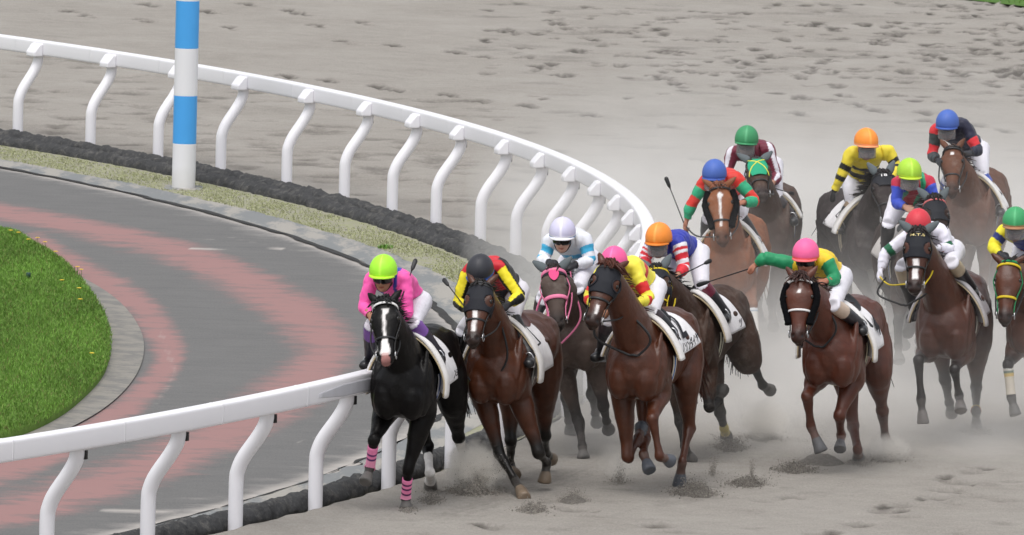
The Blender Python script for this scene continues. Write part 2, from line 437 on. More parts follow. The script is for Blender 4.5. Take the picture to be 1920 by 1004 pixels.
# asphalt path with worn red paint
def poly_dist(X, Y, P, wy=.12):
    D = np.full(X.shape, 1e9)
    for a, b in zip(P[:-1], P[1:]):
        ax, ay, bx, by = a[0], a[1] * wy, b[0], b[1] * wy
        dx, dy = bx - ax, by - ay; t = np.clip(((X - ax) * dx + (Y * wy - ay) * dy) / (dx * dx + dy * dy), 0, 1)
        D = np.minimum(D, np.hypot(X - ax - t * dx, Y * wy - ay - t * dy))
    return D
def build_path():
    nx, ny = 260, 260
    xs = np.linspace(-12, 2.0, nx); ys = np.linspace(80, 142, ny); X, Y = np.meshgrid(xs, ys)
    keep = np.hypot(X - RC[0], Y - RC[1]) < RR - .55
    band1 = pix([(-160, 372), (0, 396), (150, 424), (300, 460), (410, 500), (500, 545), (575, 600), (610, 655), (575, 715), (480, 775), (340, 850), (180, 915), (0, 965), (-120, 990)], ZI)
    band2 = pix([(60, 455), (130, 497), (200, 535), (262, 575), (300, 620), (318, 665), (295, 710), (240, 760), (160, 812), (60, 860), (-60, 900)], ZI)
    b1 = cr(band1, 60); b2 = cr(band2, 60)
    hw = np.interp(Y, [88, 95, 104, 110, 118, 130], [.15, .27, .36, .27, .14, .10])
    red = np.clip(1 - poly_dist(X, Y, b1) / (hw * 1.7), 0, 1)
    red = np.maximum(red, np.clip(1 - poly_dist(X, Y, b2) / .29, 0, 1))
    pale = np.zeros_like(X)
    for (pts, hwd, s) in (([(355, 466), (530, 467)], .016, 1.0), ([(190, 958), (385, 957)], .03, .9), ([(260, 446), (400, 449)], .02, .5), ([(400, 440), (560, 470), (640, 470)], .03, .35),
                          ([(560, 830), (640, 800)], .02, .5), ([(300, 620), (330, 700), (290, 760)], .05, .35)):
        pale = np.maximum(pale, s * np.clip(1.5 - poly_dist(X, Y, pix(pts, ZI), .25) / hwd, 0, 1))
    r = np.hypot(X - RC[0], Y - RC[1]); th = np.arctan2(Y - RC[1], X - RC[0])
    e = (RR + o_conc(th)) - r
    pale = np.maximum(pale, .9 * np.exp(-(e / .22) ** 2)); pale = np.maximum(pale, .4 * np.exp(-(e / .7) ** 2))
    V = np.stack([X, Y, np.full_like(X, ZI - .004)], -1).reshape(-1, 3)
    F = grid_faces(nx, ny); kk = keep.ravel(); F = F[kk[F].all(1)]
    used = np.unique(F); mp = np.full(len(V), -1); mp[used] = np.arange(len(used))
    k = NT('path_asphalt')
    ar = k.n('ShaderNodeAttribute', attribute_name='red'); ap = k.n('ShaderNodeAttribute', attribute_name='pale')
    n1 = k.noise(1.0, 6, .72, (4.5, 13, 1)); n2 = k.noise(2.0, 6, .6); n3 = k.noise(1, 4, .8, (48, 12, 1)); n4 = k.noise(5, 6, .7, (.35, .6, 1))
    n5 = k.noise(1.0, 6, .7, (1.2, 6, 1)); base = k.mix(k.ramp(k.math('ADD', k.math('MULTIPLY', n2, .4), k.math('MULTIPLY', n5, .6)), .3, .7), (.105, .105, .104), (.15, .148, .144)); base = k.mix(k.math('MULTIPLY', k.ramp(n3, .4, .8), .5), base, (.21, .205, .20))
    wear = k.math('ADD', k.math('MULTIPLY', n1, 1.1), k.math('MULTIPLY', n4, .9))
    fr = k.ramp(k.math('ADD', ar.outputs['Fac'], k.math('MULTIPLY', k.math('SUBTRACT', wear, 1.0), 0.75)), .36, .84)
    fr = k.math('MULTIPLY', fr, k.math('ADD', k.ramp(n4, .30, .58), .40)); fr = k.math('MINIMUM', fr, 1.0)
    c = k.mix(k.math('MULTIPLY', fr, .70), base, k.mix(n3, (.40, .20, .19), (.31, .165, .155)))
    fp = k.ramp(k.math('ADD', ap.outputs['Fac'], k.math('MULTIPLY', n4, .9)), .75, 1.5)
    c = k.mix(fp, c, (.44, .41, .38))
    k.color(c); k.set(Roughness=.88, **{'Specular_IOR_Level': .25}); k.bump(n3, .3, .006)
    tag(mk('path', V[used], mp[F], k.m, attrs={'red': red.ravel()[used], 'pale': pale.ravel()[used]}), kind='structure')
    return
build_path()
tag(mk('infield_ground', [(-300, 60, -.08), (-11.9, 60, -.08), (-11.9, 300, -.08), (-300, 300, -.08)], [[0, 1, 2, 3]], plain('infield_soil', (.12, .16, .05), .95, .1, .3, 2), smooth=False), kind='structure')

# lawn island with its concrete edging
edge_px = [(-700, 408), (-240, 415), (0, 434), (60, 458), (120, 495), (165, 545), (195, 595), (206, 640), (197, 690), (160, 735), (100, 780), (0, 822), (-240, 900), (-700, 1000)]
kerb_px = [(-700, 440), (-240, 446), (0, 462), (70, 484), (150, 520), (215, 560), (255, 605), (270, 650), (258, 700), (215, 752), (140, 800), (0, 860), (-240, 940), (-700, 1040)]
LE = cr(pix(edge_px, .03), 90); KE = cr(pix(kerb_px, ZI), 90)
V = np.vstack([LE * [1, 1, 0] + [0, 0, ZI + .03], KE * [1, 1, 0] + [0, 0, ZI + .012]])
n = len(LE)
k2 = NT('edging_concrete'); n1 = k2.noise(3, 6, .7); n2 = k2.noise(40, 4)
k2.color(k2.mix(k2.ramp(n1, .44, .58), k2.mix(n2, (.22, .205, .18), (.255, .24, .212)), (.165, .16, .15))); k2.set(Roughness=.9); k2.bump(n2, .4, .01)
tag(mk('concrete_edging', V, [[i, i + 1, n + i + 1, n + i] for i in range(n - 1)], k2.m), kind='structure')
cen = np.array([-7.6, 105.0, 0])
rings = []
for t, h in ((1.0, ZI), (1.0, .05), (.985, .075), (.93, .10), (.8, .15), (.5, .22), (.02, .25)):
    q = cen + (LE - cen) * t; q[:, 2] = h; rings.append(q)
V = np.array(rings).reshape(-1, 3)
lawn = mk('lawn', V, grid_faces(n, len(rings)), plain('lawn_soil', (.10, .17, .035), .95, .1, .4, 6, .5))
tag(lawn, kind='structure')
nb = 110000
i = R_.integers(0, n - 1, nb); f = R_.uniform(0, 1, nb)[:, None]; b = LE[i] * (1 - f) + LE[i + 1] * f
t = np.sqrt(R_.uniform(.03, 1.0, nb)); t[:6000] = R_.uniform(.97, 1.006, 6000)
P = cen + (b - cen) * t[:, None]; P[:, 2] = np.interp(t, [.02, .5, .8, .93, .985, 1.0], [.25, .22, .15, .10, .075, .045])
m = P[:, 0] > -7.2
P = P[m]
patch = np.array([mnoise.noise(Vector((p[0] * 2.2, p[1] * .35, 3.1))) for p in P])
tt = np.array([.125, .24, .038]) * (1 + .35 * patch[:, None]) * R_.uniform(.65, 1.4, (len(P), 1)); dry = R_.uniform(0, 1, len(P)) < .07
tt[dry] = np.array([.20, .19, .07]) * R_.uniform(.7, 1.2, (dry.sum(), 1))
tag(grass('lawn_grass', P, .046, .0075, .9, R_, tt), kind='stuff')

# sparse weeds on the strip
nb = 26000
th = np.radians(R_.uniform(-2, 42, nb)); off = o_weed(th) + R_.uniform(.02, 1, nb) * (-.55 - o_weed(th))
P = arc(th, 0, ZI); rr = (RR + off)[:, None]; P[:, :2] = RC + rr * np.stack([np.cos(th), np.sin(th)], 1)
pn = np.array([mnoise.noise(Vector((p[0] * 1.3, p[1] * .8, 1.0))) for p in P]); P = P[pn > R_.uniform(-.6, .25, len(P))]
tt = np.array([.33, .345, .19]) * R_.uniform(.8, 1.15, (len(P), 1)) * np.array([1, 1, 1])
tag(grass('weed_cover', P, .022, .012, 1.6, R_, tt), kind='stuff')
def weed_tuft(u, v, label):
    c = at_ground(u, v, ZI); bag_P = c + np.c_[np.clip(R_.normal(0, .045, 60), -.08, .08), np.clip(R_.normal(0, .06, 60), -.1, .1), np.zeros(60)]
    o = grass('weed_tuft', bag_P, .05, .02, 1.4, R_, np.tile(np.array([.12, .26, .04]), (60, 1)) * R_.uniform(.7, 1.3, (60, 1)))
    tag(o, label, 'weed')
weed_tuft(868, 475, 'small bright green weed growing at the foot of the black kerb')
weed_tuft(722, 466, 'low green weed patch at the edge of the grey concrete strip')

# dandelions
FL = [(20, 436), (34, 440), (53, 453), (70, 450), (84, 458), (104, 476), (145, 505), (152, 510), (270, 0)][:8] + [(116, 530), (148, 545), (150, 566), (172, 668)]
for i_, (u, v) in enumerate(FL):
    p = at_ground(u, v + 9, .07)
    o = bpy.data.objects.new('dandelion', None); o.location = p; COL.objects.link(o)
    tag(o, 'small yellow dandelion blooming at the edge of the green lawn', 'flower', 'dandelions on the lawn')
    mk('stem', *tube([(0, 0, -.02), (.005, 0, .04), (.0, .01, .075)], .003, 5), plain('stem_green', (.08, .16, .03)) if i_ == 0 else bpy.data.materials['stem_green'], o)
    B = Bag()
    for a in np.linspace(0, 2 * np.pi, 10, endpoint=False):
        B.add(strap([(0, .01, .075), (.012 * math.cos(a), .01 + .012 * math.sin(a), .082), (.026 * math.cos(a), .01 + .026 * math.sin(a), .079)], [(0, 0, 1)] * 3, .011, .002))
    B.mk('petals', plain('petal_yellow', (.75, .52, .03)) if i_ == 0 else bpy.data.materials['petal_yellow'], o)
p = at_ground(53, 526, .12)
o = bpy.data.objects.new('lawn_marker', None); o.location = p; COL.objects.link(o)
tag(o, 'small dark green marker box standing in the lawn grass', 'marker')
mk('stake', *box((0, 0, -.03), (.008, 0, 0), (0, .008, 0), (0, 0, .06)), M_BLACK, o)
mk('marker_head', *loft([(0, 0, .03), (0, 0, .035), (0, 0, .08), (0, 0, .085)], np.outer([.02, .024, .024, .02], [1, 0, 0]), np.outer([.014, .018, .018, .014], [0, 1, 0]), 12, 5), plain('marker_green', (.01, .05, .035), .5), o)

# --- black kerb roll
def kerb_roll():
    th = np.radians(np.linspace(-46, 60, 2400)); n = 16
    k = NT('kerb_rubber'); n1 = k.noise(9, 8, .75); n2 = k.noise(50, 4, .7)
    k.color(k.mix(k.ramp(n1, .5, .8), k.mix(n2, (.04, .041, .043), (.09, .091, .093)), (.21, .20, .185))); k.set(Roughness=.9, **{'Specular_IOR_Level': .2}); k.bump(n1, 1.0, .05)
    root = None
    for (off0, z0, r0, seed) in ((-.20, .0, .112, 1), (-.34, -.05, .11, 9)):
        V = []
        s = th * RR
        for j in range(n):
            a = 2 * np.pi * j / n
            lump = 1 + .30 * np.array([mnoise.noise(Vector((q * 3.2, a_x, seed))) for q, a_x in zip(s, np.full(len(s), math.cos(a) * 1.2 + 4))]) \
                   + .26 * np.array([mnoise.noise(Vector((q * 8, math.sin(a) * 2.2, math.cos(a) * 2.2 + seed + 5))) for q in s]) + .14 * np.array([mnoise.noise(Vector((q * 21, math.sin(a) * 4, math.cos(a) * 4 + seed))) for q in s]) + .16 * np.abs(np.sin(s * 9.5 + seed + .5 * np.sin(s * 1.7)))
            rad = r0 * lump
            fade = np.clip((np.degrees(th) + 12) / 10, .35, 1) if seed == 9 else 1.0
            P = arc(th, 0, 0); rr = RR + off0 + rad * fade * math.cos(a)
            P[:, 0] = RC[0] + rr * np.cos(th); P[:, 1] = RC[1] + rr * np.sin(th); P[:, 2] = z0 + rad * fade * math.sin(a) * .95
            V.append(P)
        V = np.array(V).transpose(1, 0, 2).reshape(-1, 3); m = len(th)
        ii = np.arange(m - 1)[:, None] * n; jj = np.arange(n)[None]
        F = np.stack([(ii + jj), (ii + (jj + 1) % n), (ii + n + (jj + 1) % n), (ii + n + jj)], -1).reshape(-1, 4)
        o = mk('kerb_roll', V, F, k.m, root)
        if root is None:
            root = o; o.name = 'kerb'
            tag(o, 'lumpy black rubber kerb running along the foot of the white rail', 'kerb', kind='thing')
        else: o.name = 'lower_roll'
kerb_roll()

# --- white running rail
def rail_fence():
    root = bpy.data.objects.new('rail_fence', None); root.location = arc(0.0); COL.objects.link(root); O = arc(0.0)
    tag(root, 'white plastic running rail on bent posts curving around the bend', 'rail')
    far = [35.0, 32.5, 30.05, 27.65, 24.95, 22.4, 20.1, 17.8, 15.2, 12.84]
    mid = list(np.linspace(12.84, -15.95, 13))[1:]
    near = [-18.6, -21.2, -23.66, -26.05, -28.5, -31.0]
    ang = [40.0, 37.5] + far + mid + near
    ZB, ZT, OFF = 1.05, 1.25, .36
    # beam: rounded box swept round the bend
    th = np.radians(np.linspace(-46, 58, 520)); c = arc(th, OFF, (ZB + ZT) / 2)
    rad = np.stack([np.cos(th), np.sin(th), 0 * th], -1)
    V, F = loft(c, rad * .076, np.tile([0, 0, .094], (len(th), 1)), 28, 7.0)
    mk('beam', V, F, M_RAIL, root, O)
    for a in ang:
        t = math.radians(a); e = np.array([math.cos(t), math.sin(t), 0]); tg = np.array([-e[1], e[0], 0]); b = arc(t, 0, 0); U = np.array([0, 0, 1.0])
        prof = [(0, -.25), (0, .1), (0, .42), (.015, .52), (.07, .64), (.2, .82), (.265, .93), (.285, 1.0), (.285, 1.06)]
        P = cr([b + e * x + U * z for x, z in prof], 26)
        post = mk('post', *tube(P, .066, 16), M_RAIL, root, O)
        # moulded bracket that carries the beam, on the infield side
        prof2 = [(-.20, 1.045), (-.074, 1.045), (-.074, 1.215), (-.115, 1.20), (-.20, 1.105)]
        V = [b + e * (OFF + x) + U * z + tg * s_ * (.118 if x > -.18 else .10) for s_ in (-1, 1) for x, z in prof2]
        F = [[0, 1, 2, 3, 4], [9, 8, 7, 6, 5]] + [[i, 5 + i, 5 + (i + 1) % 5, (i + 1) % 5] for i in range(5)]
        br = mk('bracket', V, F, M_RAIL, post, O, False); bv = br.modifiers.new('soft', 'BEVEL'); bv.width = .016; bv.segments = 3
        mk('clip', *box(b + e * .350 + U * .995 + tg * .03, e * .010, tg * .02, U * .038), M_BLACK, post, O)
        # joint sleeve a little past each post
        t2 = t + math.radians(.75); ths = t2 + np.array([-.012, .012]) / RR; cs = arc(ths, OFF, (ZB + ZT) / 2)
        rs = np.stack([np.cos(ths), np.sin(ths), 0 * ths], -1)
        mk('joint_sleeve', *loft(cs, rs * .0773, np.tile([0, 0, .0955], (2, 1)), 28, 7.0), M_RAIL, root, O)
rail_fence()
def rail_grey_strip():  # thin grey strip on the beam's outer face, narrowing at one end
    r = bpy.data.objects['rail_fence']; O = arc(0.0)
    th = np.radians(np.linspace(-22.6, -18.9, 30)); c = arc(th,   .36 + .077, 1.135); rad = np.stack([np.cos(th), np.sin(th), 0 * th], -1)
    mk('grey_panel', *loft(c, rad * .004, np.tile([0, 0, .055], (30, 1)) * np.interp(np.arange(30), [0, 6, 29], [.35, 1, 1])[:, None], 12, 5), plain('rail_panel_grey', (.52, .52, .56), .45, .4, .2, 6), r, O)
rail_grey_strip()

# --- blue and white marker pole
def pole():
    p = at_ground(344, 353, ZI); o = bpy.data.objects.new('marker_pole', None); o.location = p; COL.objects.link(o)
    tag(o, 'tall round pole banded in blue and white beside the white rail', 'pole')
    s = FPX / np.linalg.norm(p - CAMP)
    zs = [0, 84 / s, 174 / s, 263 / s, 352 / s, 442 / s, 532 / s, 622 / s]
    mw = NT('pole_white'); n1 = mw.noise(3, 6); zz = mw.n('ShaderNodeTexCoord'); sp = mw.n('ShaderNodeSeparateXYZ'); mw.l(zz.outputs['Object'], sp.inputs[0])
    dirt = mw.math('MULTIPLY', mw.ramp(mw.math('ADD', sp.outputs['Z'], mw.math('MULTIPLY', n1, .35)), .42, .1), .55)
    mw.color(mw.mix(dirt, (.78, .78, .80), (.45, .43, .36))); mw.set(Roughness=.5)
    mb = plain('pole_blue', lin('#4ba4e8'), .5, .4, .05, 4)
    for i, (a, b) in enumerate(zip(zs[:-1], zs[1:])):
        zq = a - (.1 if i == 0 else 0); mk('band', *loft([(0, 0, zq), (0, 0, zq + .0005), (0, 0, zq + .006), (0, 0, zq + .012), (0, 0, b - .012), (0, 0, b - .006), (0, 0, b - .0005), (0, 0, b)], np.outer([.142] + [.143] * 6 + [.142], [1, 0, 0]), np.outer([.142] + [.143] * 6 + [.142], [0, 1, 0]), 40), mb if i % 2 else mw.m, o)
    mk('top_cap', *ellipsoid((0, 0, zs[-1]), (.146, 0, 0), (0, .146, 0), (0, 0, .05), 24), mw.m, o)
    tag(mk('base_slab', *loft([(0, 0, -.004), (0, 0, .012)], np.outer([.24, .23], [1, 0, 0]), np.outer([.3, .29], [0, 1, 0]), 20, 5), M_CONC, o))
pole()

# ------------------------------------------------------------------ horses
UP = np.array([0, 0, 1.0])
TORSO = np.array([  # a, centre height, half width, half height up, half height down
    [.46, 1.11, .06, .07, .07], [.42, 1.12, .17, .17, .17], [.33, 1.13, .235, .26, .26], [.16, 1.16, .262, .36, .33], [-.02, 1.18, .265, .40, .365], [-.20, 1.18, .265, .40, .37],
    [-.42, 1.19, .278, .345, .35], [-.65, 1.22, .285, .315, .29], [-.85, 1.26, .30, .315, .25], [-1.02, 1.28, .29, .305, .25], [-1.18, 1.27, .245, .255, .24], [-1.30, 1.25, .16, .18, .18], [-1.35, 1.24, .06, .07, .08]])
HEAD = np.array([  # t, half width, front, back
    [-.10, .045, .015, .05], [-.05, .075, .045, .085], [.03, .088, .058, .105], [.15, .108, .07, .135], [.27, .122, .078, .15], [.40, .108, .07, .165], [.52, .085, .062, .125],
    [.66, .068, .055, .085], [.78, .064, .052, .074], [.87, .067, .052, .074], [.94, .062, .046, .066], [.985, .048, .033, .047], [1.01, .02, .012, .02]])

class Horse:
    def __init__(s, name, d):
        s.d = d
        s.O = at_ground(*d['G'])
        psi = math.radians(d['psi'])
        s.F = np.array([-math.sin(psi), -math.cos(psi), 0]); s.L = np.array([math.cos(psi), -math.sin(psi), 0])
        s.lift, s.tilt, s.lean = d.get('lift', 0.0), d.get('tilt', 0.0), d.get('lean', 0.0)
        s.sc = d.get('scale', 1.0)
    # body frame -> world (tilt lowers the croup, lean tips the back towards image right)
    def w(s, a, l, h):
        h2 = (h + s.lift + s.tilt * a); l2 = l + s.lean * (h - 1.0)
        return s.O + s.F * a * s.sc + s.L * l2 * s.sc + UP * h2 * s.sc
    def px(s, u, v, a): return at_plane(u, v, s.O + s.F * a, s.F)
    def torso_sec(s, a):
        T = TORSO[::-1]; return [np.interp(a, T[:, 0], T[:, i]) for i in range(1, 5)]
    def tp(s, a, deg, off=0.0):
        hc, wd, up, dn = s.torso_sec(a); t = math.radians(deg)
        c, sn = math.cos(t), math.sin(t)
        e = 2 / np.interp(a, [-1.1, -.8, -.5, -.05, .2, .4], [2.05, 1.9, 1.6, 1.45, 1.55, 2.0]) if c > 0 else 2 / 2.15
        return s.w(a, math.copysign(abs(sn) ** e, sn) * wd + sn * off, hc + math.copysign(abs(c) ** e, c) * (up if c > 0 else dn) + c * off)
    def halfwidth(s, a, hh):
        hc, wd, up, dn = s.torso_sec(a); x = (hh - s.lift - s.tilt * a - hc); x = x / up if x > 0 else -x / dn
        e = np.interp(a, [-1.1, -.8, -.5, -.05, .2, .4], [2.05, 1.9, 1.6, 1.45, 1.55, 2.0])
        return wd * max(0, 1 - min(1, x) ** e) ** (1 / e)
    def px_out(s, u, v, a, side, clear):
        """point on the pixel ray, moved forward until it lies outside the horse's side"""
        for k in range(14):
            p = s.px(u, v, a + .04 * k); q = p - s.O; l = np.dot(q, s.L) * side
            if l > s.halfwidth(a + .04 * k, q[2]) + clear: break
        return p
    def hp(s, t, deg, off=0.0):
        wd, fr, bk = [np.interp(t, HEAD[:, 0], HEAD[:, i]) for i in (1, 2, 3)]
        a = math.radians(deg); c, sn = math.cos(a), math.sin(a)
        hs = s.hs
        return s.poll + s.D * t * s.hl + s.S * sn * (wd * hs + off) + s.N * c * ((fr if c > 0 else bk) * hs + off)
    def hn(s, t, deg):
        return unit(s.hp(t, deg, .1) - s.hp(t, deg, 0))

def leg_front(h, side, spec):
    """spec: knee (u,v,s), fetlock, toe; s = +1 forward / -1 back, or 'g' on the ground"""
    l = .16 * side
    Sh, E = h.w(.24, l * .95, 1.14), h.w(.04, l * 1.06, .90)
    k, f, t = spec
    up = h.F * .35
    K = at_len(k[0], k[1], E, .43, k[2], h.F)
    Ft = at_len(f[0], f[1], K, .31, f[2], h.F)
    T = at_ground(t[0], t[1], .0) if t[2] == 'g' else at_len(t[0], t[1], Ft, .19, t[2], h.F)
    return dict(kind='f', side=side, J=[Sh, E, K, Ft, T])
def leg_hind(h, side, spec):
    l = .13 * side
    H = h.w(-1.02, l, 1.27)
    hk, f, t = spec
    Hk = h.px(hk[0], hk[1], hk[2])
    # stifle by two-bone reach, knee forward
    L1, L2 = .42, .50
    d = Hk - H; D = np.linalg.norm(d); dd = min(D, (L1 + L2) * .99)
    x = (L1 ** 2 - L2 ** 2 + dd ** 2) / (2 * dd); y = math.sqrt(max(L1 ** 2 - x * x, .0))
    dn = d / D; fw = h.F - dn * np.dot(h.F, dn); fw = unit(fw + h.L * side * .25)
    St = H + dn * x * D / dd + fw * y
    Ft = at_len(f[0], f[1], Hk, .40, f[2], h.F)
    T = at_ground(t[0], t[1], .0) if t[2] == 'g' else at_len(t[0], t[1], Ft, .20, t[2], h.F)
    return dict(kind='h', side=side, J=[H, St, Hk, Ft, T])
def limb_pieces(bag, leg, sc, F):
    J = leg['J']; lerp = lambda a, b, t: a * (1 - t) + b * t
    Ft, T = J[3], J[4]; ax = unit(T - Ft); L = np.linalg.norm(T - Ft); cor = lerp(Ft, T, .50)
    if leg['kind'] == 'f':
        Sh, E, K = J[:3]
        P = [lerp(Sh, E, .3), E, lerp(E, K, .28), lerp(E, K, .62), lerp(E, K, .86), K, lerp(K, Ft, .14), lerp(K, Ft, .5), lerp(K, Ft, .82), Ft, lerp(Ft, T, .30), cor]
        R = [.14, .125, .103, .074, .056, .059, .050, .039, .038, .048, .039, .046]
    else:
        H, St, Hk = J[:3]
        P = [H, lerp(H, St, .55), St, lerp(St, Hk, .3), lerp(St, Hk, .65), lerp(St, Hk, .88), Hk, lerp(Hk, Ft, .14), lerp(Hk, Ft, .5), lerp(Hk, Ft, .84), Ft, lerp(Ft, T, .30), cor]
        R = [.175, .18, .148, .116, .078, .058, .064, .053, .042, .040, .049, .040, .047]
    bag.add(tube(P, np.array(R) * sc, 14, 60))
    out = unit(np.cross(unit(J[2] - J[1]), F)) * leg['side']; out = out if leg['side'] * out[0] > 0 else -out
    E_, K_ = J[1], J[2]; up_ = unit(K_ - E_); fr_ = unit(F - up_ * np.dot(F, up_))
    bag.add(ellipsoid(lerp(E_, K_, .32) + out * .055 + fr_ * .03, out * .03, fr_ * .035, up_ * .12, 10, 8))       # extensor and flexor muscles
    bag.add(ellipsoid(lerp(E_, K_, .25) - out * .05 - fr_ * .02, out * .03, fr_ * .04, up_ * .11, 10, 8))
    bag.add(ellipsoid(K_ + fr_ * .025, out * .05, fr_ * .03, up_ * .05, 10, 7))
    cn = unit(J[3] - K_); fb = unit(F - cn * np.dot(F, cn))
    bag.add(tube([K_ - fb * .035, lerp(K_, J[3], .5) - fb * .034, J[3] - fb * .03], [.02, .016, .022], 8, 12))    # tendon behind the cannon bone
    # hoof: flared, cut square at the sole
    a2, b2 = frames(np.array([cor, T]))
    tipdir = unit(ax); toe = T
    A, B = a2[0], b2[0]
    C = [cor - tipdir * .01, cor + tipdir * .01, lerp(cor, toe, .55), toe - tipdir * .012, toe]
    rr = np.array([.043, .051, .060, .067, .063])
    bag.add(loft(C, np.outer(rr, A), np.outer(rr, B), 16))
    if leg['kind'] == 'h':      # point of hock
        hk = J[2]; bk = unit((J[1] - hk) * .6 - F * .35)
        bag.add(tube([hk - bk * .02, hk + bk * .07], [.04, .026], 10))
    leg['cor'] = cor

def make_horse(name_label, d):
    h = Horse('racehorse', d); sc = h.sc; bag = Bag()
    # --- head and neck placement from the picture
    h.poll = h.px(*d['poll'][:2], d['poll'][2] if len(d['poll']) > 2 else .74)
    mz = d['muz']; h.hl = .60 * sc
    M = at_len(mz[0], mz[1], h.poll, h.hl, +1, h.F)
    h.hl = max(np.linalg.norm(M - h.poll), .52); h.hs = sc * d.get('headw', 1.08)
    h.D = unit(M - h.poll)
    yaw = math.radians(d.get('yaw', 0))
    S0 = h.L * math.cos(yaw) + h.F * math.sin(yaw) + UP * d.get('roll', 0.0)
    h.S = unit(S0 - h.D * np.dot(S0, h.D)); h.N = np.cross(h.S, h.D)
    if np.dot(h.N, h.F) < 0: h.N = -h.N
    # torso
    T = cr(TORSO, 46); ring = np.linspace(0, 360, 32, endpoint=False); n = 32
    V = np.array([[h.tp(a, g) for g in ring] for a in T[:, 0]]).reshape(-1, 3); V = np.vstack([V, [h.w(T[0, 0], 0, T[0, 1])], [h.w(T[-1, 0], 0, T[-1, 1])]])
    Ff = [[i * n + j, i * n + (j + 1) % n, (i + 1) * n + (j + 1) % n, (i + 1) * n + j] for i in range(45) for j in range(n)]
    Ff += [[46 * n, (j + 1) % n, j] for j in range(n)] + [[46 * n + 1, 45 * n + j, 45 * n + (j + 1) % n] for j in range(n)]
    bag.add((V, Ff))
    el = lambda a, l, hh, ra, rl, rh, ta=0.0: bag.add(ellipsoid(h.w(a, l, hh), (h.F * math.cos(ta) + UP * math.sin(ta)) * ra, h.L * rl, (UP * math.cos(ta) - h.F * math.sin(ta)) * rh))
    el(-.12, 0, 1.50, .30, .055, .10)                                   # withers
    for s in (-1, 1):
        el(.33, .115 * s, 1.02, .14, .125, .19)                          # breast
        el(.20, .195 * s, 1.13, .13, .095, .28, .35)                     # shoulder
        el(.04, .20 * s, .98, .17, .09, .17)                          # upper arm
        el(-.98, .155 * s, 1.30, .30, .125, .24)                        # quarters
        el(-1.12, .14 * s, 1.08, .17, .10, .24)
        el(.36, .075 * s, 1.06, .075, .06, .17)                         # pectoral ridges with a groove between
        el(.27, .215 * s, 1.26, .035, .035, .24, .45)                   # ridge of the shoulder blade
        el(-.62, .235 * s, 1.33, .10, .05, .05)                         # point of hip
    el(-.95, 0, 1.52, .25, .13, .06)                                    # croup
    # neck
    nb = h.w(.08, 0, 1.27); npoll = h.poll + h.D * .02 - h.N * .06
    mid = (nb + npoll) / 2 + h.w(0, 0, 1.05) - h.w(0, 0, 1.0) + h.F * .04
    P = cr([nb - h.F * .12, nb, nb * .5 + mid * .5, mid, mid * .45 + npoll * .55, npoll], 24)
    wv = cr(np.array([[.21], [.20], [.165], [.135], [.108], [.095]]), 24); vv = cr(np.array([[.34], [.32], [.25], [.19], [.155], [.12]]), 24)
    tg = np.gradient(P, axis=0); tg /= np.linalg.norm(tg, axis=1)[:, None]
    f = np.linspace(0, 1, 24)[:, None] ** 1.5
    sv = h.L * (1 - f) + h.S * f; sv = sv - tg * (sv * tg).sum(1)[:, None]; sv /= np.linalg.norm(sv, axis=1)[:, None]
    uv_ = np.cross(sv, tg); uv_ *= np.sign((uv_ @ UP) + 1e-9)[:, None]
    bag.add(loft(P, sv * wv * sc, uv_ * vv * sc, 20, 2.1))
    h.neckP, h.neckS, h.neckU, h.neckV, h.neckW = P, sv, uv_, vv * sc, wv * sc
    # head
    H = cr(HEAD, 40); C = h.poll + np.outer(H[:, 0] * h.hl, h.D)
    bag.add(loft(C, np.outer(H[:, 1] * h.hs, h.S), np.outer(H[:, 2] * h.hs, h.N), 22, 2.25, np.outer(H[:, 3] * h.hs, h.N)))
    for s in (-1, 1):                                                   # brow ridge, cheek, nostril rim
        bag.add(ellipsoid(h.hp(.22, 62 * s, -.01), h.D * .05, h.S * .028, h.N * .03, 10, 7))
        bag.add(ellipsoid(h.hp(.38, 112 * s, -.03), h.D * .085, h.S * .035, h.N * .07, 10, 7))
        bag.add(ellipsoid(h.hp(.905, 48 * s, -.012), h.D * .034, h.S * .024, h.N * .022, 10, 7))
    bag.add(ellipsoid(h.hp(.96, 180, -.01), h.D * .045, h.S * .04, h.N * .025, 10, 7))      # chin
    # ears
    h.ears = []
    es = d.get('ear', (.75, .55, -.1))
    for s in (-1, 1):
        b = h.hp(-.03, 52 * s, -.012); dr = unit(-h.D * es[0] + h.S * s * es[1] + h.N * es[2])
        ft = unit(h.N + h.S * s * .3); sd = unit(np.cross(dr, ft)); ft = np.cross(sd, dr)
        C = [b, b + dr * .035, b + dr * .08, b + dr * .125, b + dr * .165]
        r = np.array([.028, .036, .036, .025, .006]) * sc
        bag.add(loft(C, np.outer(r, sd), np.outer(r * .55 + .006, ft), 12)); h.ears.append((C, r, sd, ft))
    # legs
    legs = [leg_front(h, -1, d['fl']), leg_front(h, 1, d['fr']), leg_hind(h, -1, d['hl']), leg_hind(h, 1, d['hr'])]
    for l in legs: limb_pieces(bag, l, sc, h.F)
    h.legs = legs
    bag.add(tube([h.w(-1.28, 0, 1.40), h.w(-1.40, 0, 1.36), h.w(-1.48, 0, 1.22)], [.05, .04, .025], 10))
    V, F, N = fuse(bag, .0138, 3, 'horse')
    # --- colouring by anatomy
    segs, lab = [], []
    def seg(a, b, r0, r1, name): segs.append((a, b, r0, r1)); lab.append(name)
    seg(h.w(.3, 0, 1.15), h.w(-1.1, 0, 1.25), .30, .30, 'body'); seg(nb, npoll, .24, .11, 'neck'); seg(h.poll, h.poll + h.D * h.hl * .99, .13, .07, 'head')
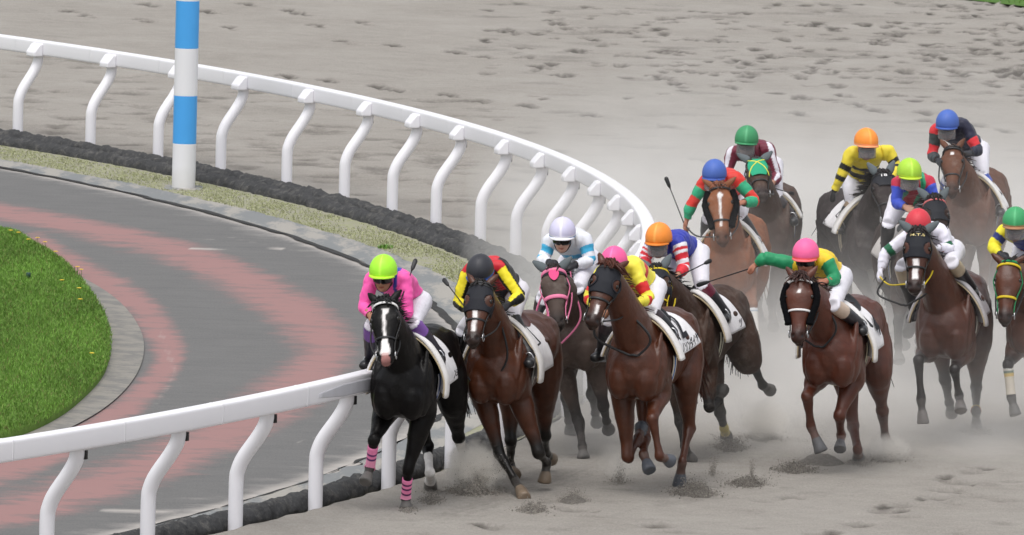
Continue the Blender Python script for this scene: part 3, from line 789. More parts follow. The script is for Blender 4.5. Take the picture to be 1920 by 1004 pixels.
    for i, l in enumerate(legs):
        J = l['J']
        seg(J[0], J[1], .14, .12, 'upper'); seg(J[1], J[2], .10, .05, 'fore%d' % i); seg(J[2], J[3], .05, .042, 'cann%d' % i); seg(J[3], l['cor'], .042, .042, 'past%d' % i); seg(l['cor'] + (l['cor'] - J[3]) * .12, J[4], .05, .06, 'hoof%d' % i)
    I, T = nearest_seg(V, segs)
    coat, dark = np.array(lin(d['coat'])) * np.array([.60, .53, .48]), np.array(lin(d['dark'])) * .7
    tint = np.tile(coat, (len(V), 1)); pts = d.get('points', True)
    hx = V - h.poll; ht = hx @ h.D / h.hl; hsx = hx @ h.S; hnn = hx @ h.N
    for i, nm in enumerate(lab):
        k = I == i
        if nm.startswith('fore') and pts:
            f = np.clip((T - .58) / .3, 0, 1)[:, None]; tint[k] = (tint * (1 - f) + dark * f)[k]
        elif nm.startswith(('cann', 'past')):
            tint[k] = dark if pts else coat * .85
        if nm.startswith('hoof'): tint[k] = lin(d.get('hoofc', '#3b3a3a'))
    for li, (c0, col) in d.get('socks', {}).items():
        for part, t0 in (('cann', c0), ('past', -1)):
            i = lab.index(part + str(li)); k = (I == i) & (T >= t0); tint[k] = lin(col)
    ishead = I == lab.index('head')
    f = np.clip((ht - .70) / .16, 0, 1)[:, None] * .8
    tint[ishead] = (tint * (1 - f) + dark * f)[ishead]
    for tt0, tt1, w0, w1, off in d.get('blaze', []):
        wd = np.interp(ht, [tt0, (tt0 + tt1) / 2, tt1], [w0, (w0 + w1) / 2, w1]); ce = off * 1.0
        m_ = np.clip((wd - np.abs(hsx - ce + .003 * np.sin(ht * 30))) / .009 + .5, 0, 1) * np.clip((ht - tt0) / .012 + .5, 0, 1) * np.clip((tt1 - ht) / .012 + .5, 0, 1) * ishead * (hnn > 0)
        m_ = np.minimum(m_, 1)[:, None]; tint = tint * (1 - m_) + lin('#dcd8d6') * m_
    if 'snip' in d:
        k = ishead & (ht > .86) & (np.abs(hsx) < .04) & (hnn > -.03); tint[k] = tint[k] * .4 + lin(d['snip']) * .6
    for s in (-1, 1):                                                   # nostrils: pressed in
        c = h.hp(.905, 46 * s, .0); q = np.linalg.norm((V - c) * 1.0, axis=1); kk = q < .03
        V[kk] -= N[kk] * (.022 * (1 - (q[kk] / .03) ** 2))[:, None]; tint[q < .019] = [.01, .008, .008]
    for i, nm in enumerate(lab):                                        # sand stuck to the lower legs
        if nm.startswith(('past', 'hoof')): k = I == i; tint[k] = tint[k] * .85 + np.array([.3, .28, .26]) * .15
    # breast groove / muscle relief
    V += N * (vnoise(V - h.O, 5.0, d['G'][0]) * .008 + vnoise(V - h.O, 12.0, 3.0) * .005)[:, None]
    o = mk('racehorse', V, F.astype(np.int64), M_COAT_DUSTY if d.get('dusty') else M_COAT_BLACK if d.get('black') else M_COAT, None, h.O, True, tint)
    o.location = h.O
    tag(o, name_label, 'horse', 'racehorses galloping round the bend')
    h.o = o; h.V = V; h.Fc = F; h.N_ = N; h.ishead = ishead; h.ht = ht
    for s in (-1, 1):
        mk('eye', *ellipsoid(h.hp(.27, 66 * s, -.004), h.D * .024, h.S * .018, h.N * .022, 12, 8), M_EYE, o, h.O)
    hair(h, d); tack(h, d)
    return h

def strands(bag, B, D, L, r, rng, col, droop=.3):
    for b, dd, l in zip(B, D, L):
        t = unit(dd); e = b + t * l * .5 - UP * l * droop * .15; f = b + t * l - UP * l * droop
        bag.add(tube([b, e, f], [r, r * .8, r * .15], 4), col * rng.uniform(.7, 1.3))
def hair(h, d):
    rng = np.random.default_rng(int(d['G'][0])); col = np.array(lin(d.get('mane', d['dark'])))
    bag = Bag(); P, U_, V_ = h.neckP, h.neckU, h.neckV
    n = 190
    i = rng.integers(3, 24, n); fl = d.get('fly', (0, 0))
    B = P[i] + U_[i] * (V_[i] - .02) + h.L * rng.normal(0, .012, n)[:, None]
    side = np.where(rng.uniform(size=n) < .5 + .4 * np.sign(fl[0] + 1e-9) * (fl[0] != 0), 1, -1)[:, None]
    D = U_[i] * rng.uniform(.1, .6, n)[:, None] + h.L * side * rng.uniform(.1, .8, n)[:, None] - h.F * rng.uniform(.3, 1.1, n)[:, None] + h.L * fl[0] + UP * fl[1]
    strands(bag, B, D, rng.uniform(.10, .22, n) * d.get('manel', 1.0), .008, rng, col, .25)
    bag.mk('mane', M_HAIR, h.o, h.O)
    bag = Bag(); n = int(d.get('fore', 60) * 1.8)                                  # forelock
    B = np.array([h.hp(rng.uniform(-.10, .02), rng.uniform(-45, 45), -.01) for _ in range(n)])
    D = -h.D * rng.uniform(.1, .9, n)[:, None] + h.S * rng.normal(0, .32, n)[:, None] + h.N * rng.uniform(-.3, .8, n)[:, None]
    strands(bag, B, D, rng.uniform(.05, .12, n) * d.get('forel', 1.0), .014, rng, col, .75)
    bag.mk('forelock', M_HAIR, h.o, h.O)
    bag = Bag(); n = 120
    B = np.array([h.w(-1.38 + rng.normal(0, .03), rng.normal(0, .02), 1.36 + rng.normal(0, .03)) for _ in range(n)])
    sw = d.get('tail', .15)
    for b in B:
        q = b - h.F * rng.uniform(.1, .35) + h.L * rng.normal(sw * .2, .025) - UP * rng.uniform(0, .08)
        q2 = b - h.F * rng.uniform(.3, .65) + h.L * rng.normal(sw * .5, .05) - UP * rng.uniform(.4, .75)
        bag.add(tube([b, q, q2], [.010, .010, .003], 4), col * rng.uniform(.7, 1.3))
    bag.mk('tail', M_HAIR, h.o, h.O)

def head_ring(h, t, off, d0, d1, r, m=28, t2=None):
    """tube round the head from angle d0 to d1 at t (t2: where the middle lies)"""
    A = np.linspace(d0, d1, m); tt = np.full(m, t) if t2 is None else t + (t2 - t) * np.cos((A - (d0 + d1) / 2) / max(abs(d1 - d0) / 2, 1) * math.pi / 2)
    P = np.array([h.hp(a, b, off) for a, b in zip(tt, A)]); Nn = np.array([h.hn(a, b) for a, b in zip(tt, A)])
    return strap(P, Nn, r * 2.2, r * .5)

def tack(h, d):
    o, O = h.o, h.O; B = d['bridle']; mt = B['mat']; r = B.get('r', .009)
    bag = Bag()
    bag.add(head_ring(h, .0, .014, -150, 150, r, 30, -.045))                         # headpiece
    for s in (-1, 1):                                                               # cheek straps
        T = np.linspace(.02, .83, 14); A = np.interp(T, [.02, .3, .6, .83], [100, 92, 88, 96]) * s
        bag.add(strap([h.hp(t, a, .010) for t, a in zip(T, A)], [h.hn(t, a) for t, a in zip(T, A)], r * 2.2, r * .5))
        bag.add(head_ring(h, .30, .012, 96 * s, 180 * s, r * .8, 14))
    br = bag.mk('bridle', mt, o, O)
    mk('browband', *head_ring(h, .055, .016, -100, 100, B.get('br', r * 1.1), 26, .01), B.get('bmat', mt), o, O)
    mk('noseband', *head_ring(h, B.get('nt', .60), .008, -178, 178, B.get('nr', r * 1.1), 40), B.get('nmat', mt), o, O)
    bag = Bag()
    for s in (-1, 1):
        c = h.hp(.85, 98 * s, .016); q = np.linspace(0, 2 * np.pi, 20)
        bag.add(tube([c + h.D * .034 * math.cos(a) + h.N * .034 * math.sin(a) for a in q], .0055, 6))
    bag.add(tube([h.hp(.85, -98, .01), h.hp(.85, 98, .01)], .006, 6))
    bag.mk('bit', M_METAL, o, O)
    h.bit = {s: h.hp(.85, 98 * s, .02) for s in (-1, 1)}
    # blinker hood: shell over the upper face with eye openings
    if 'hood' in d:
        hd = d['hood']; nt_, na = 34, 60; A = np.linspace(-135, 135, na); T = np.linspace(hd.get('t0', -.05), hd.get('t1', .50), nt_)
        G = np.array([[h.hp(t, a, .011) for a in A] for t in T]); F = []
        for i in range(nt_ - 1):
            for j in range(na - 1):
                a = (A[j] + A[j + 1]) / 2; t = (T[i] + T[i + 1]) / 2
                if ((abs(a) - 60) / 31) ** 2 + ((t - .27) / .10) ** 2 < 1: continue
                if t > .40 + .0 and abs(a) > 60 + (t - .4) * 300 and False: continue
                F.append([i * na + j, i * na + j + 1, (i + 1) * na + j + 1, (i + 1) * na + j])
        hm = mk('blinker_hood', G.reshape(-1, 3), F, hd['mat'], o, O)
        sm = hm.modifiers.new('thick', 'SOLIDIFY'); sm.thickness = .006; sm.offset = 0
        if 'cups' in hd:
            for s in (-1, 1):
                q = np.linspace(0, 2 * np.pi, 20)
                mk('eye_cup', *tube([h.hp(.27 + .105 * math.cos(a), (62 + 32 * math.sin(a)) * s, .018) for a in q], .008, 8), hd['mat'], hm, O)
        if 'text' in hd:
            put_text(hd['text'], hm, O, lambda x, y: (h.hp(hd['tt'] - y, x / .11 * 57.3, .022), None), hd.get('size', .05), hd.get('tmat', M_YLETTER))
        if 'patch' in hd: patch_on_head(h, hm, hd['patch'])
    if d.get('earcover'):
        for C, r_, sd, ft in h.ears:
            r2 = np.array(r_) + .007
            mk('ear_cover', *loft(C[:4] + [C[4] + unit(C[4] - C[3]) * .006], np.outer(r2, sd), np.outer(r2 * .55 + .008, ft), 14), M_GREYEAR, o, O)
    if d.get('fleece'):                                                             # sheepskin cheek pieces
        for s in (-1, 1):
            T = np.linspace(.03, .70, 30); P = np.array([h.hp(t, 92 * s, .028) for t in T])
            V, F = tube(P, .035, 14, 60)
            V = V + np.array([mnoise.noise_vector(Vector(v * 60)) for v in V]) * .006
            mk('cheek_fleece', V, F, M_BLACKF, o, O)
    if 'xmask' in d:                                                                # green face cover with crossed yellow tapes
        nt_, na = 26, 30; T = np.linspace(-.07, .48, nt_); G = []; F = []
        for t in T:
            hw = np.interp(t, [-.07, .1, .3, .48], [50, 52, 46, 40])
            G.append([h.hp(t, a, .012) for a in np.linspace(-hw, hw, na)])
        F = [[i * na + j, i * na + j + 1, (i + 1) * na + j + 1, (i + 1) * na + j] for i in range(nt_ - 1) for j in range(na - 1)]
        m = mk('face_cover', np.array(G).reshape(-1, 3), F, M_GREEN, o, O); m.modifiers.new('thick', 'SOLIDIFY').thickness = .006
        for s in (-1, 1):
            T = np.linspace(-.02, .47, 16); A = s * np.interp(T, [-.02, .14, .47], [60, 0, -58])
            mk('tape', *strap([h.hp(t, a, .02) for t, a in zip(T, A)], [h.hn(t, a) for t, a in zip(T, A)], .014, .003), plain('yellow_tape', lin('#d6d24a'), .6) if s < 0 else bpy.data.materials['yellow_tape'], m, O)
    # saddle cloth: two sides of a real sheet laid over the back, cut away in front
    sd_ = d.get('cloth', {}); a0, a1 = sd_.get('a', (.0, -.80)); dg = sd_.get('deg', 92)
    na, nb_ = 26, 46; G = []
    for i, t in enumerate(np.linspace(0, 1, na)):
        row = []
        for q in np.linspace(-1, 1, nb_):
            ang = q * dg; a = (a0 - .05 * abs(q)) * (1 - t) + (a1 + .10 * (1 - abs(q))) * t
            fl = .016 + .035 * abs(q) ** 3 * (t ** 2) + (.028 + .05 * abs(q)) * max(0, 1 - t * 5) * (1 - .3 * abs(q)) + .006 * math.sin(q * 9 + t * 5) * abs(q)
            row.append(h.tp(a, ang, fl))
        G.append(row)
    G = np.array(G); F = [[i * nb_ + j, i * nb_ + j + 1, (i + 1) * nb_ + j + 1, (i + 1) * nb_ + j] for i in range(na - 1) for j in range(nb_ - 1)]
    c = np.array(lin(sd_.get('col', '#e6e4e6')))
    cl = mk('saddle_cloth', G.reshape(-1, 3), F, M_CLOTH, o, O, True, c); cl.modifiers.new('thick', 'SOLIDIFY').thickness = .012
    # padded front roll of the cloth, down to the girth
    q = np.linspace(-1, 1, 44)
    P = np.array([h.tp(a0 + .03 - .04 * abs(x), x * (dg + 2), .045 + .065 * abs(x)) for x in q]); Nn = np.array([unit(h.tp(a0 - .08, x * dg, .1) - h.tp(a0 - .08, x * dg, 0)) for x in q])
    V, F = strap(P, Nn, .15, .020)
    mk('saddle_pad', V, F, M_CLOTH, o, O, True, c * np.array(lin(sd_.get('pad', '#fbfaf6'))))
    # edge binding
    for x0, x1 in ((-1, 1),):
        P = np.array([h.tp(a0 + .105 - .04 * abs(x), x * (dg + 1), .04 + .06 * abs(x)) for x in q])
        mk('cloth_binding', *tube(P, .008, 6), plain('cloth_binding', lin('#b9a98a'), .8, .2) if 'cloth_binding' not in bpy.data.materials else bpy.data.materials['cloth_binding'], o, O)
    if 'num' in sd_:
        s = sd_.get('side', 1)
        for txt, ac, dc, size in sd_['num']:
            put_text(txt, cl, O, lambda x, y, ac=ac, dc=dc: (h.tp(ac - x * s * 1.0, s * (dc - y / .31 * 57.3), .036 + .03 * (abs(dc) / dg) ** 3), None), size, M_LETTER)
    # girth
    gc = [lin(c_) for c_ in d.get('girth', ['#cfcabd', '#274a86', '#cfcabd'])]
    q = np.linspace(80, 280, 40); ag = a0 - .13
    for k, (off, c_) in enumerate(zip((.033, 0, -.033), gc)):
        P = np.array([h.tp(ag - off, x, .010 + .002 * (k == 1)) for x in q]); Nn = np.array([unit(h.tp(ag, x, .1) - h.tp(ag, x, 0)) for x in q])
        V, F = strap(P, Nn, .034, .006)
        mk('girth' if k == 1 else 'girth_edge', V, F, M_CLOTH, o, O, True, c_)
    # saddle: small dark seat with pommel and flaps
    bag = Bag(); cs = Bag()
    prof = cr(np.array([[-.14, .075, .10], [-.20, .045, .15], [-.32, .035, .17], [-.46, .045, .17], [-.54, .085, .14]]), 14)
    G = np.array([[h.tp(a, x * wd / .3 * 57.3, up_ * (1 - .75 * abs(x)) + .012) for x in np.linspace(-1, 1, 13)] for a, up_, wd in prof])
    G2 = np.array([[h.tp(a, x * wd / .3 * 57.3, .008) for x in np.linspace(-1, 1, 13)] for a, up_, wd in prof])
    V = np.vstack([G.reshape(-1, 3), G2.reshape(-1, 3)]); n, m = 14, 13; F = []
    for i in range(n - 1):
        for j in range(m - 1):
            F.append([i * m + j, i * m + j + 1, (i + 1) * m + j + 1, (i + 1) * m + j]); F.append([n * m + (i + 1) * m + j, n * m + (i + 1) * m + j + 1, n * m + i * m + j + 1, n * m + i * m + j])
    for i in range(n - 1):
        for j in (0, m - 1): F.append([i * m + j, (i + 1) * m + j, n * m + (i + 1) * m + j, n * m + i * m + j])
    for i in (0, n - 1):
        for j in range(m - 1): F.append([i * m + j, i * m + j + 1, n * m + i * m + j + 1, n * m + i * m + j])
    sad = mk('saddle', V, F, plain('saddle_brown', lin(d.get('saddle', '#2a2220')), .4, .4) if d.get('saddle') else M_BLACK, o, O)
    # leg wraps
    for li, t0, t1, cols in d.get('wraps', []):
        J = h.legs[li]['J']; a, b = J[2], J[3]
        P = np.array([a * (1 - t) + b * t for t in np.linspace(t0, min(t1, 1.0), 24)])
        if t1 > 1: P = np.vstack([P, [b * (1 - t) + h.legs[li]['cor'] * t for t in np.linspace(.15, (t1 - 1), 8)]])
        rad = np.interp(np.linspace(t0, t1, len(P)), [0, .15, .5, .82, 1.0, 1.2], [.056, .050, .045, .045, .054, .046])
        V, F = tube(P, rad, 16); t = np.repeat(np.linspace(0, 1, len(P)), 16); t = np.r_[t, 0, 1]
        tint = np.array([lin(cols[0][1])] * len(V))
        for t_, c_ in cols: tint[t >= t_] = lin(c_)
        mk('leg_wrap', V, F, M_CLOTH, o, O, True, tint)

def put_text(txt, parent, O, mp, size, mat, name='lettering'):
    cu = bpy.data.curves.new('t', 'FONT'); cu.body = txt; cu.size = size; cu.align_x = 'CENTER'; cu.align_y = 'CENTER'; cu.resolution_u = 3; cu.offset = size * .012
    ob = bpy.data.objects.new('t', cu); COL.objects.link(ob); dg = bpy.context.evaluated_depsgraph_get()
    me = bpy.data.meshes.new_from_object(ob.evaluated_get(dg)); V = np.array([v.co[:] for v in me.vertices]); F = [list(p.vertices) for p in me.polygons]
    bpy.data.objects.remove(ob); bpy.data.curves.remove(cu); bpy.data.meshes.remove(me)
    if not len(V): return
    W = np.array([mp(x, y)[0] for x, y, z in V])
    o = mk(name, W, F, mat, parent, O, False); o.modifiers.new('thick', 'SOLIDIFY').thickness = .003
    return o
def patch_on_head(h, parent, spec):
    """a strawberry shaped patch: pink heart-like disc with a green leaf"""
    t0, a0, sz = spec
    q = np.linspace(0, 2 * np.pi, 26, endpoint=False)
    P = [h.hp(t0, a0, .02)] + [h.hp(t0 + sz * 1.25 * (-math.cos(x)) / .6 * (1.25 if math.cos(x) < 0 else .75), a0 + sz * .8 * math.sin(x) * (1 - .35 * max(0, -math.cos(x))) / .11 * 57.3, .019) for x in q]
    m = mk('strawberry_patch', P, [[0, i + 1, (i + 1) % 26 + 1] for i in range(26)], plain('patch_pink', lin('#d8407a'), .7), parent, h.O, False); m.modifiers.new('thick', 'SOLIDIFY').thickness = .004
    P = []
    for x in np.linspace(0, 2 * np.pi, 20, endpoint=False):
        rr = sz * .36 * (1 + .45 * math.cos(x * 5)); P.append(h.hp(t0 - sz * .95 / .6 + rr * math.cos(x) * .6 / .6, a0 + rr * math.sin(x) / .11 * 57.3, .023))
    m2 = mk('leaf', P, [list(range(20))], plain('patch_green', lin('#7fae5a'), .7), m, h.O, False); m2.modifiers.new('thick', 'SOLIDIFY').thickness = .003

# ------------------------------------------------------------------ jockeys
FACE = 1.06 * np.array([[.125, .02, .02, .02], [.105, .055, .065, .065], [.04, .076, .094, .095], [-.01, .075, .092, .09], [-.045, .07, .09, .07], [-.08, .058, .088, .045], [-.108, .042, .082, .02], [-.125, .02, .06, -.02]])
def hand_pieces(bag, W, dr, palm, side):
    """palm with four curled fingers and a thumb; dr = pointing direction, palm = direction the palm faces"""
    dr = unit(dr); palm = unit(palm - dr * np.dot(palm, dr)); acr = np.cross(dr, palm)
    bag.add(loft([W - dr * .01, W + dr * .02, W + dr * .055, W + dr * .08], np.outer([.026, .034, .040, .036], acr), np.outer([.018, .020, .019, .014], palm), 12, 2.5))
    for i, (x, L) in enumerate(((-.030, .92), (-.010, 1.05), (.010, 1.0), (.029, .82))):
        k = W + dr * .082 + acr * x
        P = [k - dr * .012, k + dr * .018 * L + palm * .008, k + dr * .024 * L + palm * .033 * L, k + dr * .004 + palm * .045 * L, k - dr * .012 + palm * .036 * L]
        bag.add(tube(P, [.0105, .0105, .0095, .009, .008], 8, 14))
    b = W + dr * .025 + acr * (.034 * side) + palm * .008
    bag.add(tube([b - dr * .01, b + acr * .012 * side + dr * .022 + palm * .018, b + acr * .002 * side + dr * .048 + palm * .030, b - acr * .012 * side + dr * .06 + palm * .036], [.013, .0125, .011, .008], 8, 14))

def make_jockey(h, label, d):
    F, L, O = h.F, h.L, h.O
    bag = Bag(); px = h.px
    hy, hp_ = math.radians(d.get('hyaw', 0)), math.radians(d.get('hpitch', 9))
    Fd = unit(F * math.cos(hp_) + L * math.sin(hy) - UP * math.sin(hp_)); S = unit(L - Fd * np.dot(L, Fd) + UP * d.get('hroll', 0)); S = unit(S - Fd * np.dot(S, Fd)); Ud = np.cross(S, Fd); Ud = Ud if Ud[2] > 0 else -Ud
    Hc = px(*d['cap'], d.get('ahead', .26)) - Ud * .108
    Sh = {-1: px(*d['sl'], d.get('ash', .06)), 1: px(*d['sr'], d.get('ash', .06))}
    for s in Sh: Sh[s] = Sh[s] - UP * .035 + (Sh[-s] - Sh[s]) * .10 if s == -1 else Sh[s] - UP * .035
    E = {-1: px(*d['el'][:2], d['el'][2] if len(d['el']) > 2 else .10), 1: px(*d['er'][:2], d['er'][2] if len(d['er']) > 2 else .10)}
    Hd = {-1: px(*d['hl'][:2], d['hl'][2] if len(d['hl']) > 2 else .30), 1: px(*d['hr'][:2], d['hr'][2] if len(d['hr']) > 2 else .30)}
    hip = d.get('hip'); mid = (Sh[-1] + Sh[1]) / 2
    if hip is not None: Pv = px(*hip[:2], hip[2] if len(hip) > 2 else -.42)
    else:
        Pv = h.w(-.44, 0, 1.74); Pv = Pv * .6 + .4 * (mid - F * .50 - UP * .10)
    K = {}; A = {}
    for s, kn, fn in ((-1, 'kl', 'al'), (1, 'kr', 'ar')):
        K[s] = h.px_out(*d[kn][:2], d[kn][2] if len(d[kn]) > 2 else -.06, s, .05) if kn in d else h.w(-.02, .27 * s, 1.50)
        A[s] = h.px_out(*d[fn][:2], d[fn][2] if len(d[fn]) > 2 else -.42, s, .052) if fn in d else h.w(-.36, .36 * s, 1.20)
    lat = unit(Sh[1] - Sh[-1]); spine = unit(mid - Pv); nrm = np.cross(lat, spine); nrm = nrm if nrm[2] > 0 else -nrm      # back side
    sp = mid - Pv; sl = np.linalg.norm(sp); latp = unit(L * .8 + lat * .2); latp = unit(latp - spine * np.dot(latp, spine))
    C = [Pv - spine * .10, Pv, Pv + sp * .25 + nrm * .03, Pv + sp * .55 + nrm * .05, Pv + sp * .82 + nrm * .035, mid + nrm * .01, mid + spine * .05]
    wd = [.08, .145, .13, .15, .168, .158, .07]; dp = [.07, .125, .105, .115, .115, .085, .045]
    Ln = [unit(latp * (1 - t) + lat * t) for t in (0, 0, .3, .6, 1, 1, 1)]
    Q = cr(np.c_[C, np.array(Ln), wd, dp], 26); nn = np.cross(Q[:, 3:6], spine); nn *= np.sign(nn @ nrm)[:, None]
    bag.add(loft(Q[:, :3], Q[:, 3:6] * Q[:, 6:7], nn * Q[:, 7:8], 22, 2.3))
    nk = mid + spine * .03 + UP * .015
    bag.add(tube([nk - spine * .04, nk * .5 + .5 * (Hc - Ud * .06 - Fd * .02), Hc - Ud * .03 - Fd * .015], [.065, .055, .055], 14, 10))
    q = cr(FACE, 24)
    bag.add(loft(Hc + np.outer(q[:, 0], Ud), np.outer(q[:, 1], S), np.outer(q[:, 2], Fd), 20, 2.2, np.outer(q[:, 3], Fd)))
    bag.add(ellipsoid(Hc + Fd * .100 - Ud * .052, S * .014, Fd * .022, Ud * .026, 10, 8)); bag.add(ellipsoid(Hc + Fd * .085 - Ud * .105, S * .022, Fd * .016, Ud * .014, 10, 6))
    for s in (-1, 1):
        bag.add(ellipsoid(Hc + S * s * .078 - Ud * .03 - Fd * .005, S * .010, Fd * .018, Ud * .03, 8, 6))
        bag.add(tube([Sh[s] - lat * s * .07 + nrm * .0, Sh[s], Sh[s] * .55 + E[s] * .45, E[s]], [.072, .062, .052, .044], 14, 18))
        fd = unit(Hd[s] - E[s]); W = Hd[s] - fd * .055
        bag.add(tube([E[s], E[s] * .65 + W * .35, W], [.045, .044, .029], 14, 14))
        hand_pieces(bag, W, fd, -UP * .6 - lat * s * .7 + F * .2 if not d.get('palm' + ('l' if s < 0 else 'r')) else UP * -1.0 - F * .3, -s)
        hp0 = Pv + latp * s * .085 - spine * .01
        bag.add(tube([hp0, hp0 * .6 + K[s] * .4, K[s] * .9 + hp0 * .1, K[s]], [.11, .088, .066, .06], 16, 22))
        bag.add(tube([K[s], K[s] * .7 + A[s] * .3, K[s] * .3 + A[s] * .7, A[s]], [.060, .059, .045, .038], 14, 20))
        toe = A[s] + F * .15 - UP * .035 + L * s * .02; heel = A[s] - F * .04 - UP * .03
        bag.add(loft([heel - F * .01, heel + F * .02, A[s] * .5 + toe * .5 - UP * .01, toe, toe + F * .02], np.outer([.02, .033, .040, .038, .02], L), np.outer([.02, .045, .042, .028, .014], UP), 14, 2.3))
    V, Fc, N = fuse(bag, .0088, 3, 'person')
    segs, lab = [], []
    def seg(a, b, r0, r1, n): segs.append((a, b, r0, r1)); lab.append(n)
    seg(Pv - spine * .03, mid, .13, .115, 'torso'); seg(nk, Hc - Ud * .10, .058, .055, 'neck'); seg(Hc - Ud * .04, Hc + Ud * .06, .085, .085, 'head')
    for s in (-1, 1):
        n = 'l' if s < 0 else 'r'; fd = unit(Hd[s] - E[s]); W = Hd[s] - fd * .055
        seg(Sh[s] - lat * s * .02, E[s], .065, .044, 'ua' + n); seg(E[s], W, .044, .03, 'fa' + n); seg(W + fd * .03, Hd[s] + fd * .05, .04, .045, 'hand' + n)
        seg(Pv + latp * s * .085 * .9, K[s], .105, .06, 'th' + n); seg(K[s] * .97 + A[s] * .03, A[s], .06, .04, 'calf' + n); seg(A[s] - UP * .02, A[s] + F * .15 - UP * .035, .045, .035, 'foot' + n)
    I, T = nearest_seg(V, segs); ix = {n: i for i, n in enumerate(lab)}
    skin = lin(d.get('skin', '#a9745c')); tint = np.tile(skin, (len(V), 1))
    k = I == ix['head']; rel = V - Hc; hu, hf, hs_ = rel @ Ud, rel @ Fd, rel @ S
    m = k & (np.abs(hu + .078) < .008) & (hf > .07) & (np.abs(hs_) < .024); tint[m] = skin * [.75, .45, .45]
    for s in ('l', 'r'):
        if d.get('glove'): tint[I == ix['hand' + s]] = lin(d['glove'])
        tint[(I == ix['calf' + s]) | (I == ix['foot' + s])] = lin('#222226'); tint[I == ix['th' + s]] = lin('#d8d6dc')
    p = mk('person', V, Fc.astype(np.int64), M_SKIN, None, O, True, tint); p.location = O
    tag(p, label, 'jockey', 'jockeys riding in the race')
    # --- jacket
    J = d['jacket']; col = lambda c: np.array(lin(c))
    arm = np.full(len(V), -1.0); tors = I == ix['torso']; side = np.zeros(len(V))
    for n, sg in (('l', -1), ('r', 1)):
        a = I == ix['ua' + n]; arm[a] = T[a]; b = I == ix['fa' + n]; arm[b] = 1 + T[b]; side[a | b] = sg
    keep = (tors & (T > .06)) | (arm >= 0) | ((I == ix['neck']) & (T < .35))
    keep &= ~((arm > 1.93))
    jt = np.tile(col(J['body']), (len(V), 1))
    x = ((V - mid) @ lat) / .16; bt = ((V - Pv) @ spine) / sl; fr = -((V - mid) @ nrm)
    for c, t0, t1 in J.get('hoops', []): jt[tors & (bt > t0) & (bt < t1)] = col(c)
    if 'panel' in J: c, hw = J['panel']; jt[tors & (np.abs(x) < hw)] = col(c)
    if 'braces' in J: c, xa, xb = J['braces']; jt[tors & (np.abs(x) > xa) & (np.abs(x) < xb)] = col(c)
    if 'yoke' in J: c, xa = J['yoke']; jt[(tors & (np.abs(x) > xa)) | ((arm >= 0) & (arm < .16))] = col(c)
    for sg, key in ((-1, 'sleeve'), (1, 'sleeve')):
        spec = J.get('sleeve_l' if sg < 0 and 'sleeve_l' in J else 'sleeve', [])
        for t0, c in spec: jt[(arm >= t0) & (side == sg)] = col(c)
    if 'stripe' in J:       # lengthwise stripe down the outside of the sleeve
        c, wd_, axis = J['stripe']
        for n, sg in (('l', -1), ('r', 1)):
            for a, b, part in ((Sh[sg], E[sg], 'ua'), (E[sg], Hd[sg], 'fa')):
                k = I == ix[part + n]; ab = unit(b - a); out = UP * axis[0] + lat * sg * axis[1] + F * axis[2]; out = unit(out - ab * np.dot(out, ab)); cr_ = np.cross(ab, out)
                q = (V - a); q1 = q @ out; q2 = q @ cr_; an = np.abs(np.arctan2(q2, q1)); jt[k & ((an < wd_) | (an > 3.1416 - wd_))] = col(c)
    def shell(name, keep, off, tint, mat, wr=.011, sc=10):
        u, f = sub(V, Fc, keep)
        W = V[u]; nz = vnoise(W - O, sc, d['cap'][0]) * wr + vnoise(W - O, sc * 2.3, 7.0) * wr * .6
        o_ = off if np.isscalar(off) else off[u][:, None]
        o = mk(name, W + N[u] * (o_ + (nz[:, None] if wr else 0)), f.astype(np.int64), mat, p, O, True, tint[u])
        return o
    offj = np.full(len(V), .016); offj[arm >= 0] = .014; offj[arm > 1.6] = .008
    shell('jacket', keep, offj, jt, M_SILK)
    br = np.tile(col('#dcdae2'), (len(V), 1))
    bk = np.zeros(len(V), bool)
    for n in 'lr': bk |= (I == ix['th' + n]) | ((I == ix['calf' + n]) & (T < .20))
    bk |= tors & (T < .20)
    shell('breeches', bk, .010, br, M_SILK, .004)
    bt_ = d.get('boot', [(0, '#1d1d20')])
    for n in 'lr':
        k = ((I == ix['calf' + n]) & (T >= .0)) | (I == ix['foot' + n])
        t = np.tile(col(bt_[0][1]), (len(V), 1))
        for t0, c in bt_: t[(I == ix['calf' + n]) & (T >= t0)] = col(c)
        t[I == ix['foot' + n]] = col('#1a1a1c')
        shell('boot', k, .014, t, M_BOOT, .0025)
    if d.get('glove'):
        for n in 'lr':
            k = (I == ix['hand' + n]) | ((I == ix['fa' + n]) & (T > .88)); shell('glove', k, .004, np.tile(col(d['glove']), (len(V), 1)), M_SILK, 0)
    # --- helmet with cap cover
    Hh = Hc + Ud * .047
    cap = d['capc']; c1 = col(cap[0]); c2 = col(cap[1]) if len(cap) > 1 else c1 * .8
    nu, nv = 40, 18; Vh = []; Th = []
    for i in range(nv + 1):
        ph = math.pi / 2 - (math.pi / 2 + .20) * i / nv
        for j in range(nu):
            t = 2 * np.pi * j / nu; cz, sz = math.cos(ph), math.sin(ph)
            ry = .142 if math.cos(t) > 0 else .150
            r = np.array([.118 * cz * math.sin(t), ry * cz * math.cos(t), .138 * sz + .01])
            if i == nv: r[:2] *= 1.0
            rib = abs(math.sin(t)) < .10
            Vh.append(Hh + S * r[0] + Fd * r[1] + Ud * r[2] + (S * 0 + Ud * sz + Fd * math.cos(t) * cz) * (.0025 if rib else 0)); Th.append(c2 if i >= nv - 1 else (np.minimum(c1 * 1.35 + .03, .95) if rib and d.get('seam', True) else c1))
